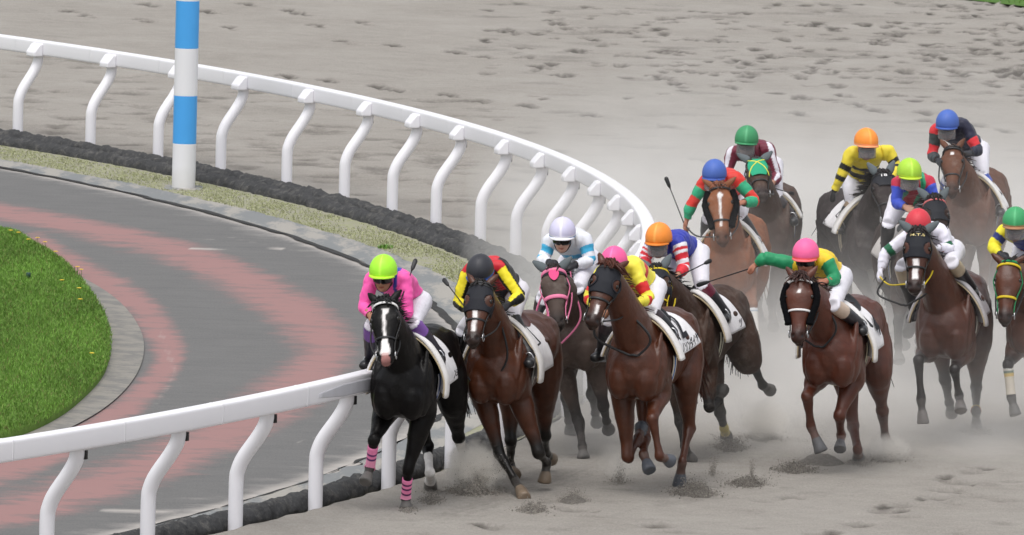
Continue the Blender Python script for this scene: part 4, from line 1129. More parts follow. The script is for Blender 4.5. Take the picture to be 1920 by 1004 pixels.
    Fh = [[i * nu + j, i * nu + (j + 1) % nu, (i + 1) * nu + (j + 1) % nu, (i + 1) * nu + j] for i in range(nv) for j in range(nu)]
    hm = mk('helmet', Vh, Fh, M_CAP, p, O, True, np.array(Th)); hm.modifiers.new('thick', 'SOLIDIFY').thickness = .008
    q = np.linspace(0, 2 * np.pi, 48)
    mk('cap_band', *tube([Hh + S * .121 * math.cos(a) * math.cos(.14) + Fd * (.145 if math.sin(a) > 0 else .153) * math.sin(a) * .98 - Ud * .016 for a in q], .007, 8), M_CAP, hm, O, True, col(d['band']) if 'band' in d else c1 * .55)
    # short peak
    ang = np.linspace(-1.15, 1.15, 22); G = []
    for rr, dz in ((0, -.012), (.6, -.018), (1, -.027)):
        for a in ang: G.append(Hh + S * (.117 + .012 * rr) * math.sin(a) + Fd * (.140 + .042 * rr * math.cos(a) ** .8) * math.cos(a) + Ud * (dz - .008 * abs(math.sin(a))))
    pk = mk('peak', G, grid_faces(22, 3), M_CAP, hm, O, True, c2); pk.modifiers.new('thick', 'SOLIDIFY').thickness = .006
    mk('button', *ellipsoid(Hh + Ud * .150, S * .012, Fd * .012, Ud * .007, 10, 6), M_CAP, hm, O, True, c1 * .9)
    # chin strap and goggles
    q = np.linspace(-1, 1, 20)
    mk('chin_strap', *tube([Hc + S * .074 * math.cos(a * 1.4) * 0 + S * .080 * math.sin(a * 1.57) - Ud * (.02 + .112 * math.cos(a * 1.57)) + Fd * .035 * math.cos(a * 1.57) for a in q], .005, 6), M_BLACK, hm, O)
    g = d.get('gog', 'dark'); z0, z1, og, am = (.014, -.042, .010, 1.25) if g == 'dark' else (.018, -.105, .022, 1.15)
    na = 26; G = []
    zs = np.linspace(z0, z1, 6)
    for i, z in enumerate(zs):
        w_, f_, _ = [np.interp(-z, -FACE[:, 0], FACE[:, j]) for j in (1, 2, 3)]
        if g != 'dark': w_, f_ = .078, .100
        for a in np.linspace(-am, am, na): G.append(Hc + Ud * z + S * (w_ + og) * math.sin(a) + Fd * (f_ + og) * math.cos(a) * (1.0 - (.03 if i in (0, 5) else 0)))
    gg = mk('goggles', G, grid_faces(na, 6), M_GOGGLE if g == 'dark' else M_GOGGLECL, p, O); gg.modifiers.new('thick', 'SOLIDIFY').thickness = .006
    if g != 'dark':
        G2 = [Hc + Ud * z + S * .082 * math.sin(a) + Fd * .104 * math.cos(a) for z in (.012, -.008, -.028, -.045) for a in np.linspace(-1.2, 1.2, 20)]
        g2 = mk('inner_goggles', G2, grid_faces(20, 4), M_GOGGLE, gg, O); g2.modifiers.new('thick', 'SOLIDIFY').thickness = .005
    mk('goggle_strap', *tube([G[k] for k in range(na)], .005, 6), M_BLACK, gg, O)
    # --- reins, stirrups belong to the horse's tack
    R = d.get('rein', M_BLACK)
    for s in (-1, 1):
        if d.get('norein') == s: continue
        b = h.bit[s]; m_ = b * .5 + Hd[s] * .5 - UP * .05 + L * s * .03
        mk('rein', *tube([b, m_, Hd[s] - UP * .01], d.get('reinr', .008), 6, 16), R, h.o, O)
    if 'loop' in d:
        (u, v, a) = d['loop']; bot = px(u, v, a); lp = {s: d.get('loopw', .17) * s for s in (-1, 1)}
        t0 = {s: h.bit[s] * .25 + Hd[s] * .75 if d.get('norein') != s else h.w(.40, .16 * s, 1.56) for s in (-1, 1)}
        P = [t0[-1], t0[-1] * .45 + bot * .55 + L * lp[-1] - UP * .02, bot + L * lp[-1] * .35 + UP * .012, bot, bot + L * lp[1] * .35 + UP * .012, t0[1] * .45 + bot * .55 + L * lp[1] - UP * .02, t0[1]]
        mk('rein_loop', *tube(P, d.get('loopr', .010), 8, 50), d.get('loopm', R), h.o, O)
    for s in (-1, 1):
        c = A[s] + F * .075 - UP * .055; q = np.linspace(0, np.pi, 14)
        bg_ = Bag(); bg_.add(tube([c + L * .058 * math.cos(a) + UP * (.125 * math.sin(a) - .012) for a in q], .007, 6)); bg_.add(box(c - UP * .014, L * .058, F * .020, UP * .006))
        st = bg_.mk('stirrup', M_METAL, h.o, O)
        mk('stirrup_strap', *strap([c + UP * .11, h.w(-.22, .30 * s, 1.36), h.tp(-.24, 28 * s, .03)], [L * s] * 3, .024, .004), M_BLACK, st, O)
    j = dict(o=p, H=Hd, E=E)
    return j

def whip(p0, p1, label, grip=.18, loop=False):
    p0, p1 = np.asarray(p0), np.asarray(p1); d_ = p1 - p0
    o = mk('riding_whip', *tube([p0, p0 + d_ * grip, p0 + d_ * (grip + .02), p0 + d_ * .86], [.010, .0105, .0065, .005], 8), M_BLACK, None, p0)
    o.location = p0; tag(o, label, 'whip', 'riding whips')
    s = unit(np.cross(d_, _f))
    mk('flap', *loft([p0 + d_ * .80, p0 + d_ * .85, p0 + d_ * .97, p0 + d_], np.outer([.006, .018, .022, .012], s), np.outer([.006, .009, .009, .005], np.cross(unit(d_), s)), 10, 3), M_BLACK, o, p0)
    mk('knob', *ellipsoid(p0, s * .013, unit(d_) * .013, np.cross(unit(d_), s) * .013, 8, 6), M_BLACK, o, p0)
    return o

# ------------------------------------------------------------------ the field: where each horse and rider is, and how they look
BLK = dict(mat=M_BLACK)
FIELD = [
 dict(label='black racehorse with white blaze and pink leg wraps leading along the rail', G=(757, 953), psi=11, black=True, coat='#131214', dark='#100f11', points=False, hoofc='#5a5856',
      poll=(722, 574), muz=(724, 683), cloth=dict(a=(.0, -.68), deg=106, num=[('ンョ', -.57, 93, .085)]), bridle=BLK | dict(bmat=M_WHITE), blaze=[(.11, .22, .034, .018, .012), (.20, .64, .016, .010, 0), (.58, .90, .022, .050, 0)], snip='#c98f8a',
      fl=((701, 826, 1), (694, 876, -1), (684, 906, 1)), fr=((765, 882, 1), (761, 934, -1), (762, 953, 'g')), hl=((801, 838, -1.2), (806, 886, 1), (807, 917, 'g')), hr=((860, 819, -1.55), (875, 882, -1), (880, 897, 'g')),
      socks={2: (.35, '#d8d4d0'), 3: (.1, '#d8d4d0')}, wraps=[(0, .22, 1.05, [(0, '#f58cba'), (.20, '#5a3468'), (.26, '#f58cba'), (.38, '#5a3468'), (.44, '#f5a0c2')]), (1, .30, 1.15, [(0, '#f58cba'), (.14, '#3a2448'), (.20, '#f58cba'), (.32, '#3a2448'), (.38, '#f58cba'), (.5, '#3a2448'), (.56, '#f5a0c2')])],
      girth=['#c8c8cc', '#284a8c', '#c8c8cc'], forel=1.2, fly=(.1, .3), tail=.35,
      J=dict(label='jockey in pink silks with a lime green cap on the black horse', cap=(718.5, 497), sl=(692, 517), sr=(757, 519), el=(682, 575), er=(764, 588), hl=(698, 597), hr=(744, 602), kr=(774, 606), ar=(826, 668), kl=(697, 610), al=(694, 676),
         capc=['#a6f03a', '#b8ef3a'], band='#c8f04a', jacket=dict(body='#2f3f9e', panel=('#f75cae', .34), yoke=('#f75cae', .62), sleeve=[(0, '#f75cae')]), boot=[(0, '#7a4fa0'), (.3, '#2a2733')], skin='#a87860')),
 dict(label='bay racehorse in a black hood with narrow white blaze, second along the rail', G=(936, 921), psi=14, coat='#5c3522', dark='#17120f',
      poll=(902, 540), muz=(886, 648), cloth=dict(a=(.0, -.62), deg=106), bridle=BLK, hood=dict(mat=M_MASK, t1=.46), blaze=[(.40, .80, .022, .020, 0)], saddle='#5a2c20',
      fl=((937, 852, 1), (966, 901, 1), (984, 936, 'g')), fr=((1010, 850, 1), (1025, 868, -1), (1021, 906, -1)), hl=((958, 826, -.75), (957, 872, -1), (966, 893, 1)), hr=((1021, 817, -1.25), (1024, 852, -1), (1034, 862, -1)), hoofc='#6e5c48',
      girth=['#c8c8c4', '#8a8a88', '#c8c8c4'], tail=-.1, fore=20,
      J=dict(label='jockey in yellow, black and red silks with a dark grey cap', cap=(899, 498), sl=(873, 503), sr=(938, 496), el=(859, 566), er=(974, 556), hl=(884, 588), hr=(945, 577), kr=(961, 596), ar=(995, 672), kl=(868, 620), al=(860, 684),
         capc=['#33343a', '#2f5fb0'], band='#2f5fb0', seam=False, hpitch=30, jacket=dict(body='#c41f2c', braces=('#17171c', .74, 1.3), yoke=('#c41f2c', 2), sleeve=[(.10, '#ead926')], stripe=('#0c0c0c', .80, (.1, 1, -.25)), hoops=[('#20202a', -.2, .35)]), boot=[(0, '#17171a')], glove='#1c1c20', skin='#8a5a48', loop=(902, 727, .42))),
 dict(label='dark roan racehorse with pink bridle and strawberry patch behind the leaders', G=(1078, 852), psi=7, coat='#5e534f', dark='#26201f', dusty=True,
      poll=(1038, 512), muz=(1047, 615), cloth=dict(a=(.0, -.62)), bridle=dict(mat=M_PINK, r=.011, br=.017, nr=.02, nt=.50), hood=dict(mat=M_MASK, t1=.10, t0=-.05, patch=(.09, 2, .055)), earcover=True, ear=(.7, .75, 0),
      fl=((1085, 790, 1), (1092, 838, 1), (1094, 860, 'g')), fr=((1131, 762, 1), (1137, 790, -1), (1141, 808, -1)), hl=((1062, 745, -1.2), (1066, 790, -1), (1070, 812, -1)), hr=((1110, 740, -1.3), (1116, 775, -1), (1120, 795, -1)),
      J=dict(label='jockey in white and sky blue hooped silks with a white cap', cap=(1054.7, 426), sl=(1026, 447), sr=(1096, 444), el=(1018, 488), er=(1107, 490), hl=(1034, 494), hr=(1069, 500), kr=(1082, 541), ar=(1108, 600), kl=(1018, 560), al=(1007, 604),
         capc=['#cfcce6', '#ececf2'], band='#4f78b0', jacket=dict(body='#d4d6da', hoops=[('#58b4dc', .45, .66)], sleeve=[(0, '#dfe2ea'), (.30, '#45b2de'), (.62, '#e4e6ee'), (.84, '#45b2de'), (1.05, '#e4e6ee')]), boot=[(0, '#1a1a1d')], glove='#24242a', skin='#c99f8d', rein=M_PINK, loop=(1045, 642, .50), loopr=.010)),
 dict(label='reddish chestnut racehorse wearing number two cloth and black hood', G=(1198, 924), psi=15, coat='#5f3623', dark='#1f1411', points=False, lift=.05,
      poll=(1143, 507), muz=(1108, 613), yaw=-14, cloth=dict(a=(.0, -.80), deg=84, num=[('2', -.52, 42, .34), ('ノソンダイヤ', -.52, 74, .085)]), bridle=BLK | dict(nt=.56, r=.010), hood=dict(mat=M_MASK, t1=.46, cups=1), blaze=[(.66, .82, .016, .012, .01)],
      fl=((1177, 858, 1), (1197, 820, -1), (1202, 800, -1)), fr=((1223, 786, 1), (1237, 856, -1), (1259, 866, -1)), hl=((1209, 822, -.35), (1207, 853, 1), (1219, 884, 1)), hr=((1292, 803, -.85), (1279, 866, 1), (1273, 913, 'g')),
      girth=['#cfc6b4', '#2e62a8', '#cfc6b4'], fore=80, forel=1.5, mane='#4a2418', hoofc='#3c4450',
      J=dict(label='jockey in yellow and red hooped silks with a pink cap', cap=(1151, 481), sl=(1124, 506), sr=(1188, 494), el=(1104, 560), er=(1216, 562), hl=(1130, 585), hr=(1184, 570), kr=(1222, 586), ar=(1264, 626), kl=(1140, 600), al=(1128, 662),
         capc=['#f0609a', '#d8558c'], jacket=dict(body='#efe24a', hoops=[('#d22a2c', .45, .6)], sleeve=[(0, '#efe24a'), (.52, '#d42a2c'), (.80, '#efe24a'), (1.02, '#d42a2c'), (1.26, '#efe24a')]), boot=[(0, '#3a3034'), (.25, '#26262a')], skin='#b07e66', loop=(1186, 666, .46), loopw=.2, loopr=.012)),
 dict(label='dark bay racehorse with yellow trimmed bridle galloping behind the chestnut', G=(1288, 862), psi=17, coat='#4e3a30', dark='#1c1817', dusty=True,
      poll=(1231, 511), muz=(1236, 608), cloth=dict(a=(.0, -.70), num=[('ツ', -.58, 80, .09)]), bridle=dict(mat=M_YELLOW, r=.008), hood=dict(mat=M_MASK, t1=.48), earcover=True, ear=(.85, .55, 0),
      fl=((1276, 792, 1), (1284, 838, 1), (1297, 866, 'g')), fr=((1330, 764, 1), (1347, 752, -1), (1357, 728, -1)), hl=((1350, 773, -1.1), (1358, 803, -1), (1362, 821, 'g')), hr=((1408, 676, -1.5), (1430, 722, -1), (1446, 733, -1)),
      socks={2: (.7, '#c8b86a')}, girth=['#cfcbb8', '#555048', '#cfcbb8'], tail=-.1, fore=50,
      J=dict(label='jockey in royal blue silks with red and white sleeves and orange cap', cap=(1235, 436), sl=(1213, 460), sr=(1273, 450), el=(1207, 490), er=(1284, 502), hl=(1217, 503), hr=(1266, 522), kr=(1316, 534), ar=(1362, 590), hip=(1293, 472, -.36), kl=(1252, 545),
         capc=['#f2913a', '#e0812e'], gog='clear', jacket=dict(body='#2a36a0', sleeve=[(0, '#2a36a0'), (.06, '#e6e4ea'), (.20, '#d62c3a'), (.32, '#e6e4ea'), (.45, '#d62c3a'), (.68, '#e6e4ea'), (.86, '#d62c3a'), (1.05, '#e6e4ea'), (1.2, '#d62c3a')]), boot=[(0, '#6e2238'), (.28, '#2a2a2e')], skin='#b98a72', rein=M_YELLOW)),
 dict(label='chestnut racehorse with long white star and stripe and black cheek fleece', G=(1362, 704), psi=8, coat='#a06a4a', dark='#4a3026', points=False, dusty=True,
      poll=(1350, 356), muz=(1355, 458), cloth=dict(a=(.0, -.56)), bridle=BLK, fleece=True, blaze=[(.09, .15, .004, .032, 0), (.145, .25, .032, .008, 0), (.24, .72, .013, .009, 0)], ear=(.6, .7, 0),
      fl=((1385, 580, 1), (1380, 612, -1), (1378, 628, -1)), fr=((1411, 572, 1), (1416, 628, 1), (1417, 656, 1)), hl=((1350, 600, -1.2), (1352, 640, -1), (1354, 660, -1)), hr=((1398, 600, -1.2), (1404, 640, -1), (1408, 660, -1)),
      socks={1: (.25, '#cfc6bb')}, wraps=[(1, .12, .9, [(0, '#d8d8da'), (.12, '#8fa0b0'), (.17, '#dcd8d2')])], hoofc='#6e655e', mane='#7a4a34',
      J=dict(label='jockey in red and green silks raising a whip, blue cap', cap=(1339.6, 316), sl=(1315, 338), sr=(1379, 329), el=(1296, 384), er=(1415, 377), hl=(1285, 422, .1), hr=(1386, 381), kr=(1388, 408), ar=(1420, 452), kl=(1328, 410), al=(1322, 452),
         capc=['#4a68b4', '#3c58a4'], gog='clear', seam=False, jacket=dict(body='#d03228', yoke=('#d03228', .2), sleeve=[(0, '#d03228'), (.30, '#2aa276'), (.68, '#d03228'), (1.08, '#2aa276')]), boot=[(0, '#2a2a2e')], skin='#a8705a')),
 dict(label='dusty brown racehorse in a green face cover crossed with yellow tapes', G=(1434, 634), psi=5, coat='#5c4a42', dark='#30282a', dusty=True,
      poll=(1418, 308, .78), muz=(1430, 372), cloth=dict(a=(.0, -.52), deg=70), bridle=BLK, xmask=1, earcover=True, ear=(.55, .6, .1),
      fl=((1415, 560, 1), (1412, 600, 1), (1412, 622, 1)), fr=((1447, 566, 1), (1449, 598, 1), (1450, 615, 1)), hl=((1420, 560, -1.2), (1424, 590, -1), (1428, 605, -1)), hr=((1458, 550, -1.2), (1462, 580, -1), (1465, 600, -1)),
      J=dict(label='jockey in maroon silks with white sleeve stripe and green cap', cap=(1400.6, 252), sl=(1366, 283), sr=(1440, 274), el=(1364, 322), er=(1456, 330), hl=(1398, 340), hr=(1446, 348), kr=(1455, 372), ar=(1486, 408),
         capc=['#3f8f60', '#3a8a5c'], gog='clear', hroll=-.05, hpitch=4, jacket=dict(body='#6e1c34', sleeve=[(0, '#6e1c34')], hoops=[('#d8d4da', .35, .55)], stripe=('#dcd8e2', .40, (.4, .5, .9))), boot=[(0, '#4a4648'), (.3, '#333236')], skin='#b98a76')),
 dict(label='bright bay racehorse with white star and black cheek fleece, rider arm outstretched', G=(1562, 884), psi=12, coat='#66392a', dark='#2a1814', points=False,
      poll=(1502, 528), muz=(1496, 643), cloth=dict(a=(.0, -.66), deg=102, num=[('4', -.52, 66, .24)]), bridle=BLK | dict(bmat=M_WHITE, nmat=M_WHITE, nt=.50), fleece=True, blaze=[(.17, .23, .016, .016, 0)], mane='#3a2420', fore=90, forel=1.3,
      fl=((1513, 744, 1), (1521, 799, -1), (1540, 848, -1)), fr=((1574, 779, 1), (1577, 816, -1), (1575, 844, 1)), hl=((1600, 800, -.8), (1608, 843, 1), (1610, 863, 'g')), hr=((1654, 770, -1.2), (1660, 818, -1), (1667, 837, 'g')), hoofc='#4a4c50',
      girth=['#cfc6ac', '#2a2a34', '#cfc6ac'],
      J=dict(label='jockey in green and yellow silks stretching his whip arm out, pink cap', cap=(1510.8, 466), sl=(1486, 490), sr=(1549, 482), el=(1434, 484, .12), er=(1568, 524), hl=(1409, 502, .1), hr=(1540, 529), kr=(1563, 572), ar=(1618, 612), hip=(1560, 520, -.45), kl=(1510, 580),
         capc=['#f2689e', '#ee6a70'], band='#e8503e', seam=False, palml=1, norein=-1, jacket=dict(body='#ecc92c', sleeve=[(0, '#ecc92c'), (.14, '#1f8a5a')]), boot=[(0, '#cbb6a4'), (.32, '#26252c')], skin='#a8705a', loop=(1535, 650, .46))),
 dict(label='bay racehorse in a black hood with cream letters and grey ear covers', G=(1770, 828), psi=9, coat='#5a3426', dark='#221a1a',
      poll=(1722, 440), muz=(1715, 549), cloth=dict(a=(.0, -.66), col='#b8b4ba'), bridle=BLK | dict(), hood=dict(mat=M_MASK, t1=.44, text='M.T.S', tt=.06, size=.062), earcover=True, ear=(.6, .75, 0), blaze=[(.46, .80, .028, .030, 0)],
      fl=((1722, 676, 1), (1727, 748, 1), (1731, 796, -1)), fr=((1790, 693, 1), (1798, 742, -1), (1802, 772, 1)), hl=((1772, 712, -.7), (1780, 755, -1), (1785, 780, -1)), hr=((1830, 727, -1.1), (1830, 772, 1), (1831, 806, 'g')),
      socks={}, wraps=[(3, .88, .99, [(0, '#b09a50'), (.5, '#8a3a3a')])], hoofc='#55504e', girth=['#b8b2a8', '#6a6660', '#b8b2a8'],
      J=dict(label='jockey in white silks with green armbands and red cap', cap=(1721, 412), sl=(1696, 440), sr=(1763, 428), el=(1660, 476), er=(1780, 468), hl=(1648, 516, .2), hr=(1752, 464), kr=(1784, 492), ar=(1826, 545), kl=(1690, 500),
         capc=['#cc3c48', '#e4c4c8'], band='#e4c4c8', seam=False, hpitch=32, jacket=dict(body='#e2e0ea', sleeve=[(0, '#e4e2ee'), (.68, '#155c3c'), (.92, '#e4e2ee')], panel=('#9a9ea2', .5)), boot=[(0, '#b8a890'), (.28, '#242328')], glove='#d8d6e0', rein=M_YELLOW, loop=(1694, 572, .50), loopm=M_BLACK, skin='#a87060')),
 dict(label='dark brown racehorse with red and white browband half hidden by the red cap', G=(1715, 714), psi=-9, coat='#3a2a26', dark='#1a1614', dusty=True,
      poll=(1752, 379), muz=(1764, 478), cloth=dict(a=(.0, -.76), col='#bcb8b4'), bridle=BLK | dict(bmat=M_REDWHITE), hood=dict(mat=M_MASK, t1=.40), earcover=True, fore=70,
      fl=((1684, 605, 1), (1684, 650, 1), (1686, 680, 1)), fr=((1702, 625, 1), (1704, 600, -1), (1706, 585, -1)), hl=((1690, 590, -1.0), (1694, 630, -1), (1696, 650, -1)), hr=((1720, 600, -1.2), (1724, 640, -1), (1726, 660, -1)),
      J=dict(label='jockey in blue, red and green silks with a lime yellow cap', cap=(1705.6, 314), sl=(1679, 339), sr=(1741, 336), el=(1680, 380), er=(1752, 372), hl=(1704, 392), hr=(1735, 392), kl=(1666, 420), al=(1660, 470),
         capc=['#a8d440', '#bcd83c'], gog='clear', jacket=dict(body='#a82a34', braces=('#23946a', .35, .72), yoke=('#b82c44', .8), sleeve=[(0, '#c02c48'), (.22, '#3c54c4')]), boot=[(0, '#2a2a2e')], skin='#b98a76')),
 dict(label='black racehorse with a white emblem on its face, number cloth at left', G=(1622, 650), psi=-14, coat='#3c3638', dark='#221e20', points=True, dusty=True,
      poll=(1655, 332), muz=(1669, 424), yaw=12, cloth=dict(a=(.0, -.60), deg=84, side=-1, num=[('フジ', -.60, 84, .10)]), bridle=BLK, hood=dict(mat=M_MASK, t1=.26, text='18', tt=.05, size=.075, tmat=M_WHITE), earcover=True, ear=(.9, .5, 0), fly=(-.7, .15), manel=1.15,
      fl=((1631, 560, 1), (1643, 598, -1), (1661, 588, -1)), fr=((1668, 560, 1), (1672, 605, 1), (1674, 630, 1)), hl=((1590, 560, -1.2), (1592, 600, -1), (1594, 620, -1)), hr=((1640, 570, -1.2), (1644, 600, -1), (1646, 620, -1)),
      socks={0: (.7, '#a8775a')}, girth=['#b8ae98', '#8a8274', '#b8ae98'],
      J=dict(label='jockey in yellow and black hooped silks with orange cap, one arm swinging free', cap=(1624.6, 257), sl=(1588, 284), sr=(1666, 280), el=(1578, 328, .05), er=(1681, 312), hl=(1560, 368, .0), hr=(1668, 340), hip=(1612, 335, -.4), kl=(1598, 382), al=(1572, 424),
         capc=['#f6933c', '#f2a070'], band='#f2a070', gog='clear', hyaw=3, hpitch=4, norein=-1, jacket=dict(body='#e0cc3c', hoops=[('#1a1a1a', .55, .68), ('#1a1a1a', .28, .42)], sleeve=[(0, '#e0cc3c'), (.52, '#1a1a1a'), (.78, '#e0cc3c'), (1.02, '#1a1a1a'), (1.3, '#e0cc3c')]), boot=[(0, '#a89078'), (.2, '#3a3a3e')], glove='#18181a', skin='#b98a76')),
 dict(label='bay racehorse with a small white star at the back of the field', G=(1815, 600), psi=10, coat='#74503f', dark='#3a2c28', points=False, dusty=True,
      poll=(1786, 284), muz=(1785, 366), headw=1.0, cloth=dict(a=(.0, -.56)), bridle=BLK, blaze=[(.10, .17, .014, .018, .0)], ear=(.9, .55, 0), fore=15,
      fl=((1795, 520, 1), (1796, 560, 1), (1797, 590, 1)), fr=((1845, 520, 1), (1846, 560, 1), (1846, 590, 1)), hl=((1810, 520, -1.2), (1812, 560, -1), (1814, 580, -1)), hr=((1860, 520, -1.2), (1862, 560, -1), (1864, 580, -1)),
      J=dict(label='jockey in navy and red silks with blue cap, rearmost rider at upper right', cap=(1776.5, 222), sl=(1751, 240), sr=(1808, 230), el=(1748, 292), er=(1834, 282), hl=(1762, 304), hr=(1814, 289), kr=(1842, 330), ar=(1876, 392), hip=(1822, 280, -.5),
         capc=['#4a68b4', '#3f5ca8'], gog='clear', seam=False, jacket=dict(body='#23243a', sleeve=[(0, '#23243a'), (.55, '#d83038'), (.85, '#262a3c')], sleeve_l=[(0, '#d03038'), (.18, '#384040'), (.6, '#d83038'), (.98, '#3c4246')]), boot=[(0, '#3450a8'), (.22, '#4a3c3e')], glove='#2c2e34', skin='#a8705a')),
 dict(label='bay racehorse with yellow straps and dark hood at the right edge', G=(1938, 818), psi=6, coat='#643a26', dark='#1f1a1c',
      poll=(1892, 499), muz=(1884, 607), cloth=dict(a=(.0, -.76)), bridle=dict(mat=M_GREENDK, r=.011, bmat=M_YELLOW, nmat=M_YELLOW, br=.012, nr=.012, nt=.58), hood=dict(mat=M_MASK, t1=.03, t0=-.06), ear=(.6, .75, 0), fore=10,
      fl=((1890, 684, 1), (1896, 745, -1), (1905, 780, 1)), fr=((1965, 690, 1), (1970, 750, 1), (1972, 800, 1)), hl=((1940, 690, -1.1), (1945, 750, -1), (1950, 790, -1)), hr=((1990, 690, -1.2), (1995, 750, -1), (1998, 790, -1)),
      wraps=[(0, .10, .92, [(0, '#dcd8d0'), (.12, '#7a8a80'), (.2, '#d6bc7a'), (.32, '#d8cfc0')])],
      J=dict(label='jockey in yellow silks with blue armband, green cap, at right edge', cap=(1904, 406), sl=(1877, 428), sr=(1936, 422), el=(1860, 464), er=(1958, 470), hl=(1880, 482), hr=(1925, 482), capc=['#3f9a62', '#a87a58'], gog='clear',
         jacket=dict(body='#dcd02c', panel=('#2a3a8e', .4), sleeve=[(0, '#e2d62e'), (.32, '#24306e'), (.62, '#e6da2e')]), boot=[(0, '#222226')], glove='#2a2a30', skin='#a8705a')),
]
RIDERS = []
for d in FIELD:
    h = make_horse(d['label'], d)
    RIDERS.append((h, make_jockey(h, d['J']['label'], d['J'])))
def hwhip(i, side, tail_px, tip_px, label, a0=.3, a1=.3):
    if i >= len(RIDERS): return
    h, j = RIDERS[i]; g = j['H'][side]
    p0, p1 = h.px(*tail_px, a0), h.px(*tip_px, a1)
    whip(p0, p1, label)
hwhip(0, 1, (738, 600), (780, 486), 'black whip raised behind the shoulder of the pink clad jockey', .30, -.05)
hwhip(1, -1, (884, 592), (831, 523), 'black whip pointing up beside the grey capped jockey', .34, .05)
hwhip(4, 1, (1262, 524), (1334, 488), 'black whip held by the jockey with red and white sleeves', .34, .1)
hwhip(5, -1, (1291, 441), (1248, 332), 'black whip held upright by the red and green jockey', .1, .05)
hwhip(6, 1, (1440, 350), (1489, 364), 'thick looped whip held out by the maroon jockey', .34, .1)
hwhip(7, -1, (1434, 495), (1306, 536), 'long black whip in the outstretched hand of the green sleeved jockey', .08, .1)

# ------------------------------------------------------------------ kicked up sand: sprays of grains and drifting dust
M_GRAIN = NT('damp_sand_grains'); _a = M_GRAIN.n('ShaderNodeAttribute', attribute_name='tint'); M_GRAIN.color(_a.outputs['Color']); M_GRAIN.set(Roughness=.95, **{'Specular_IOR_Level': .1}); M_GRAIN = M_GRAIN.m
OCT = np.array([[1, 0, 0], [-1, 0, 0], [0, 1, 0], [0, -1, 0], [0, 0, 1], [0, 0, -1]], float)
OCF = np.array([[0, 2, 4], [2, 1, 4], [1, 3, 4], [3, 0, 4], [2, 0, 5], [1, 2, 5], [3, 1, 5], [0, 3, 5]])
def grains(name, P, r, label, cat='sand spray', group='clods of sand thrown up by hooves', shade=1.0, parent=None):
    n = len(P); V = (P[:, None] + OCT[None] * r[:, None, None] * R_.uniform(.6, 1.3, (n, 6, 1))).reshape(-1, 3)
    F = (OCF[None] + np.arange(n)[:, None, None] * 6).reshape(-1, 3)
    c = np.array([.25, .23, .205]) * shade * R_.uniform(.6, 1.5, (n, 1))
    o = mk(name, V, F, M_GRAIN, parent, None, False, np.repeat(c, 6, 0))
    tag(o, label if parent is None else None, None, None, kind='stuff'); return o
def spray(u, v, wpx, hpx, n, lean=0.0, shade=1.0, mound=.5, rmax=.013):
    n = int(n * 2.2)
    """plume of loose sand leaving the ground at pixel (u, v), wpx wide and hpx high"""
    b = at_ground(u, v); s = FPX / np.linalg.norm(b - CAMP); W, Hh = wpx / s / 2, hpx / s
    nj = R_.integers(6, 11); jd = R_.normal(lean, .55, nj); jl = R_.uniform(.25, 1.0, nj) ** .8; jl[0] = 1.0
    k = int(n * mound); J_ = R_.integers(0, nj, n); t = R_.beta(1.1, 1.9, n) * jl[J_]; t[:k] = R_.beta(1, 10, k)
    a = jd[J_] * t * W + R_.normal(0, 1, n) * W * (.10 + .22 * t); a[:k] = R_.normal(0, .42, k) * W
    z = Hh * t * R_.uniform(.75, 1.0, n); z[:k] = Hh * t[:k] * np.exp(-(a[:k] / W) ** 2)
    P = np.stack([b[0] + a, b[1] + R_.normal(0, .14, n) + .15 * t, .004 + z], 1)
    grains('sand_spray', P, rmax * (.25 + .75 * R_.beta(1.2, 4, n)) * (1 - .45 * t), 'loose sand thrown up behind a galloping hoof', shade=shade)
    if hpx > wpx: return
    # low heap of turned sand under it
    nu, nv = 22, 8; V = []; q = np.linspace(0, 2 * np.pi, nu, endpoint=False)
    for i in range(nv + 1):
        rr = i / nv
        for x in q: 
            e = 1 + .18 * mnoise.noise(Vector((math.cos(x) * 2 + u, math.sin(x) * 2, v)))
            V.append((b[0] + W * .78 * rr * math.cos(x) * e, b[1] + .30 * rr * math.sin(x) * e, min(.09, Hh * .34, W * .36) * (1 - rr ** 2) * (1 + .5 * mnoise.noise(Vector((rr * 5 * math.cos(x) + u, rr * 5 * math.sin(x), 1.0)))) - .012))
    F = [[i * nu + j, i * nu + (j + 1) % nu, (i + 1) * nu + (j + 1) % nu, (i + 1) * nu + j] for i in range(nv) for j in range(nu)]
    o = mk('sand_heap', V, F, M_HEAP); tag(o, kind='stuff')
k = NT('turned_sand'); n1 = k.noise(30, 6, .75); k.color(k.mix(k.ramp(n1, .3, .7), (.13, .12, .107), (.25, .232, .21))); k.set(Roughness=.95, **{'Specular_IOR_Level': .1}); k.bump(n1, 1.0, .04); M_HEAP = k.m
spray(888, 924, 96, 92, 4200, .3, 1.35)
spray(810, 940, 60, 22, 700, 0)
spray(1000, 958, 80, 26, 900, .2)
spray(1075, 940, 70, 45, 900, -.1, rmax=.008)
spray(1160, 905, 60, 90, 450, .3, mound=.3, rmax=.008)
spray(1300, 926, 92, 36, 2200, .2, .85)
spray(1400, 908, 84, 16, 1300, 0, .85); spray(1410, 900, 20, 60, 260, .25, mound=.1, rmax=.009)
spray(1335, 890, 40, 60, 300, .2, mound=.2, rmax=.008)
spray(1490, 882, 90, 22, 1300, 0, .9)
spray(1372, 842, 70, 34, 1200, .1); spray(1432, 822, 80, 52, 1300, .1, 1.1); spray(1434, 800, 40, 90, 300, -.5, mound=.1, rmax=.008)
spray(1663, 862, 70, 40, 1900, .3, 1.05)
spray(1612, 868, 46, 10, 400, 0); spray(1540, 868, 120, 110, 420, -.3, 1.1, .1, .008)
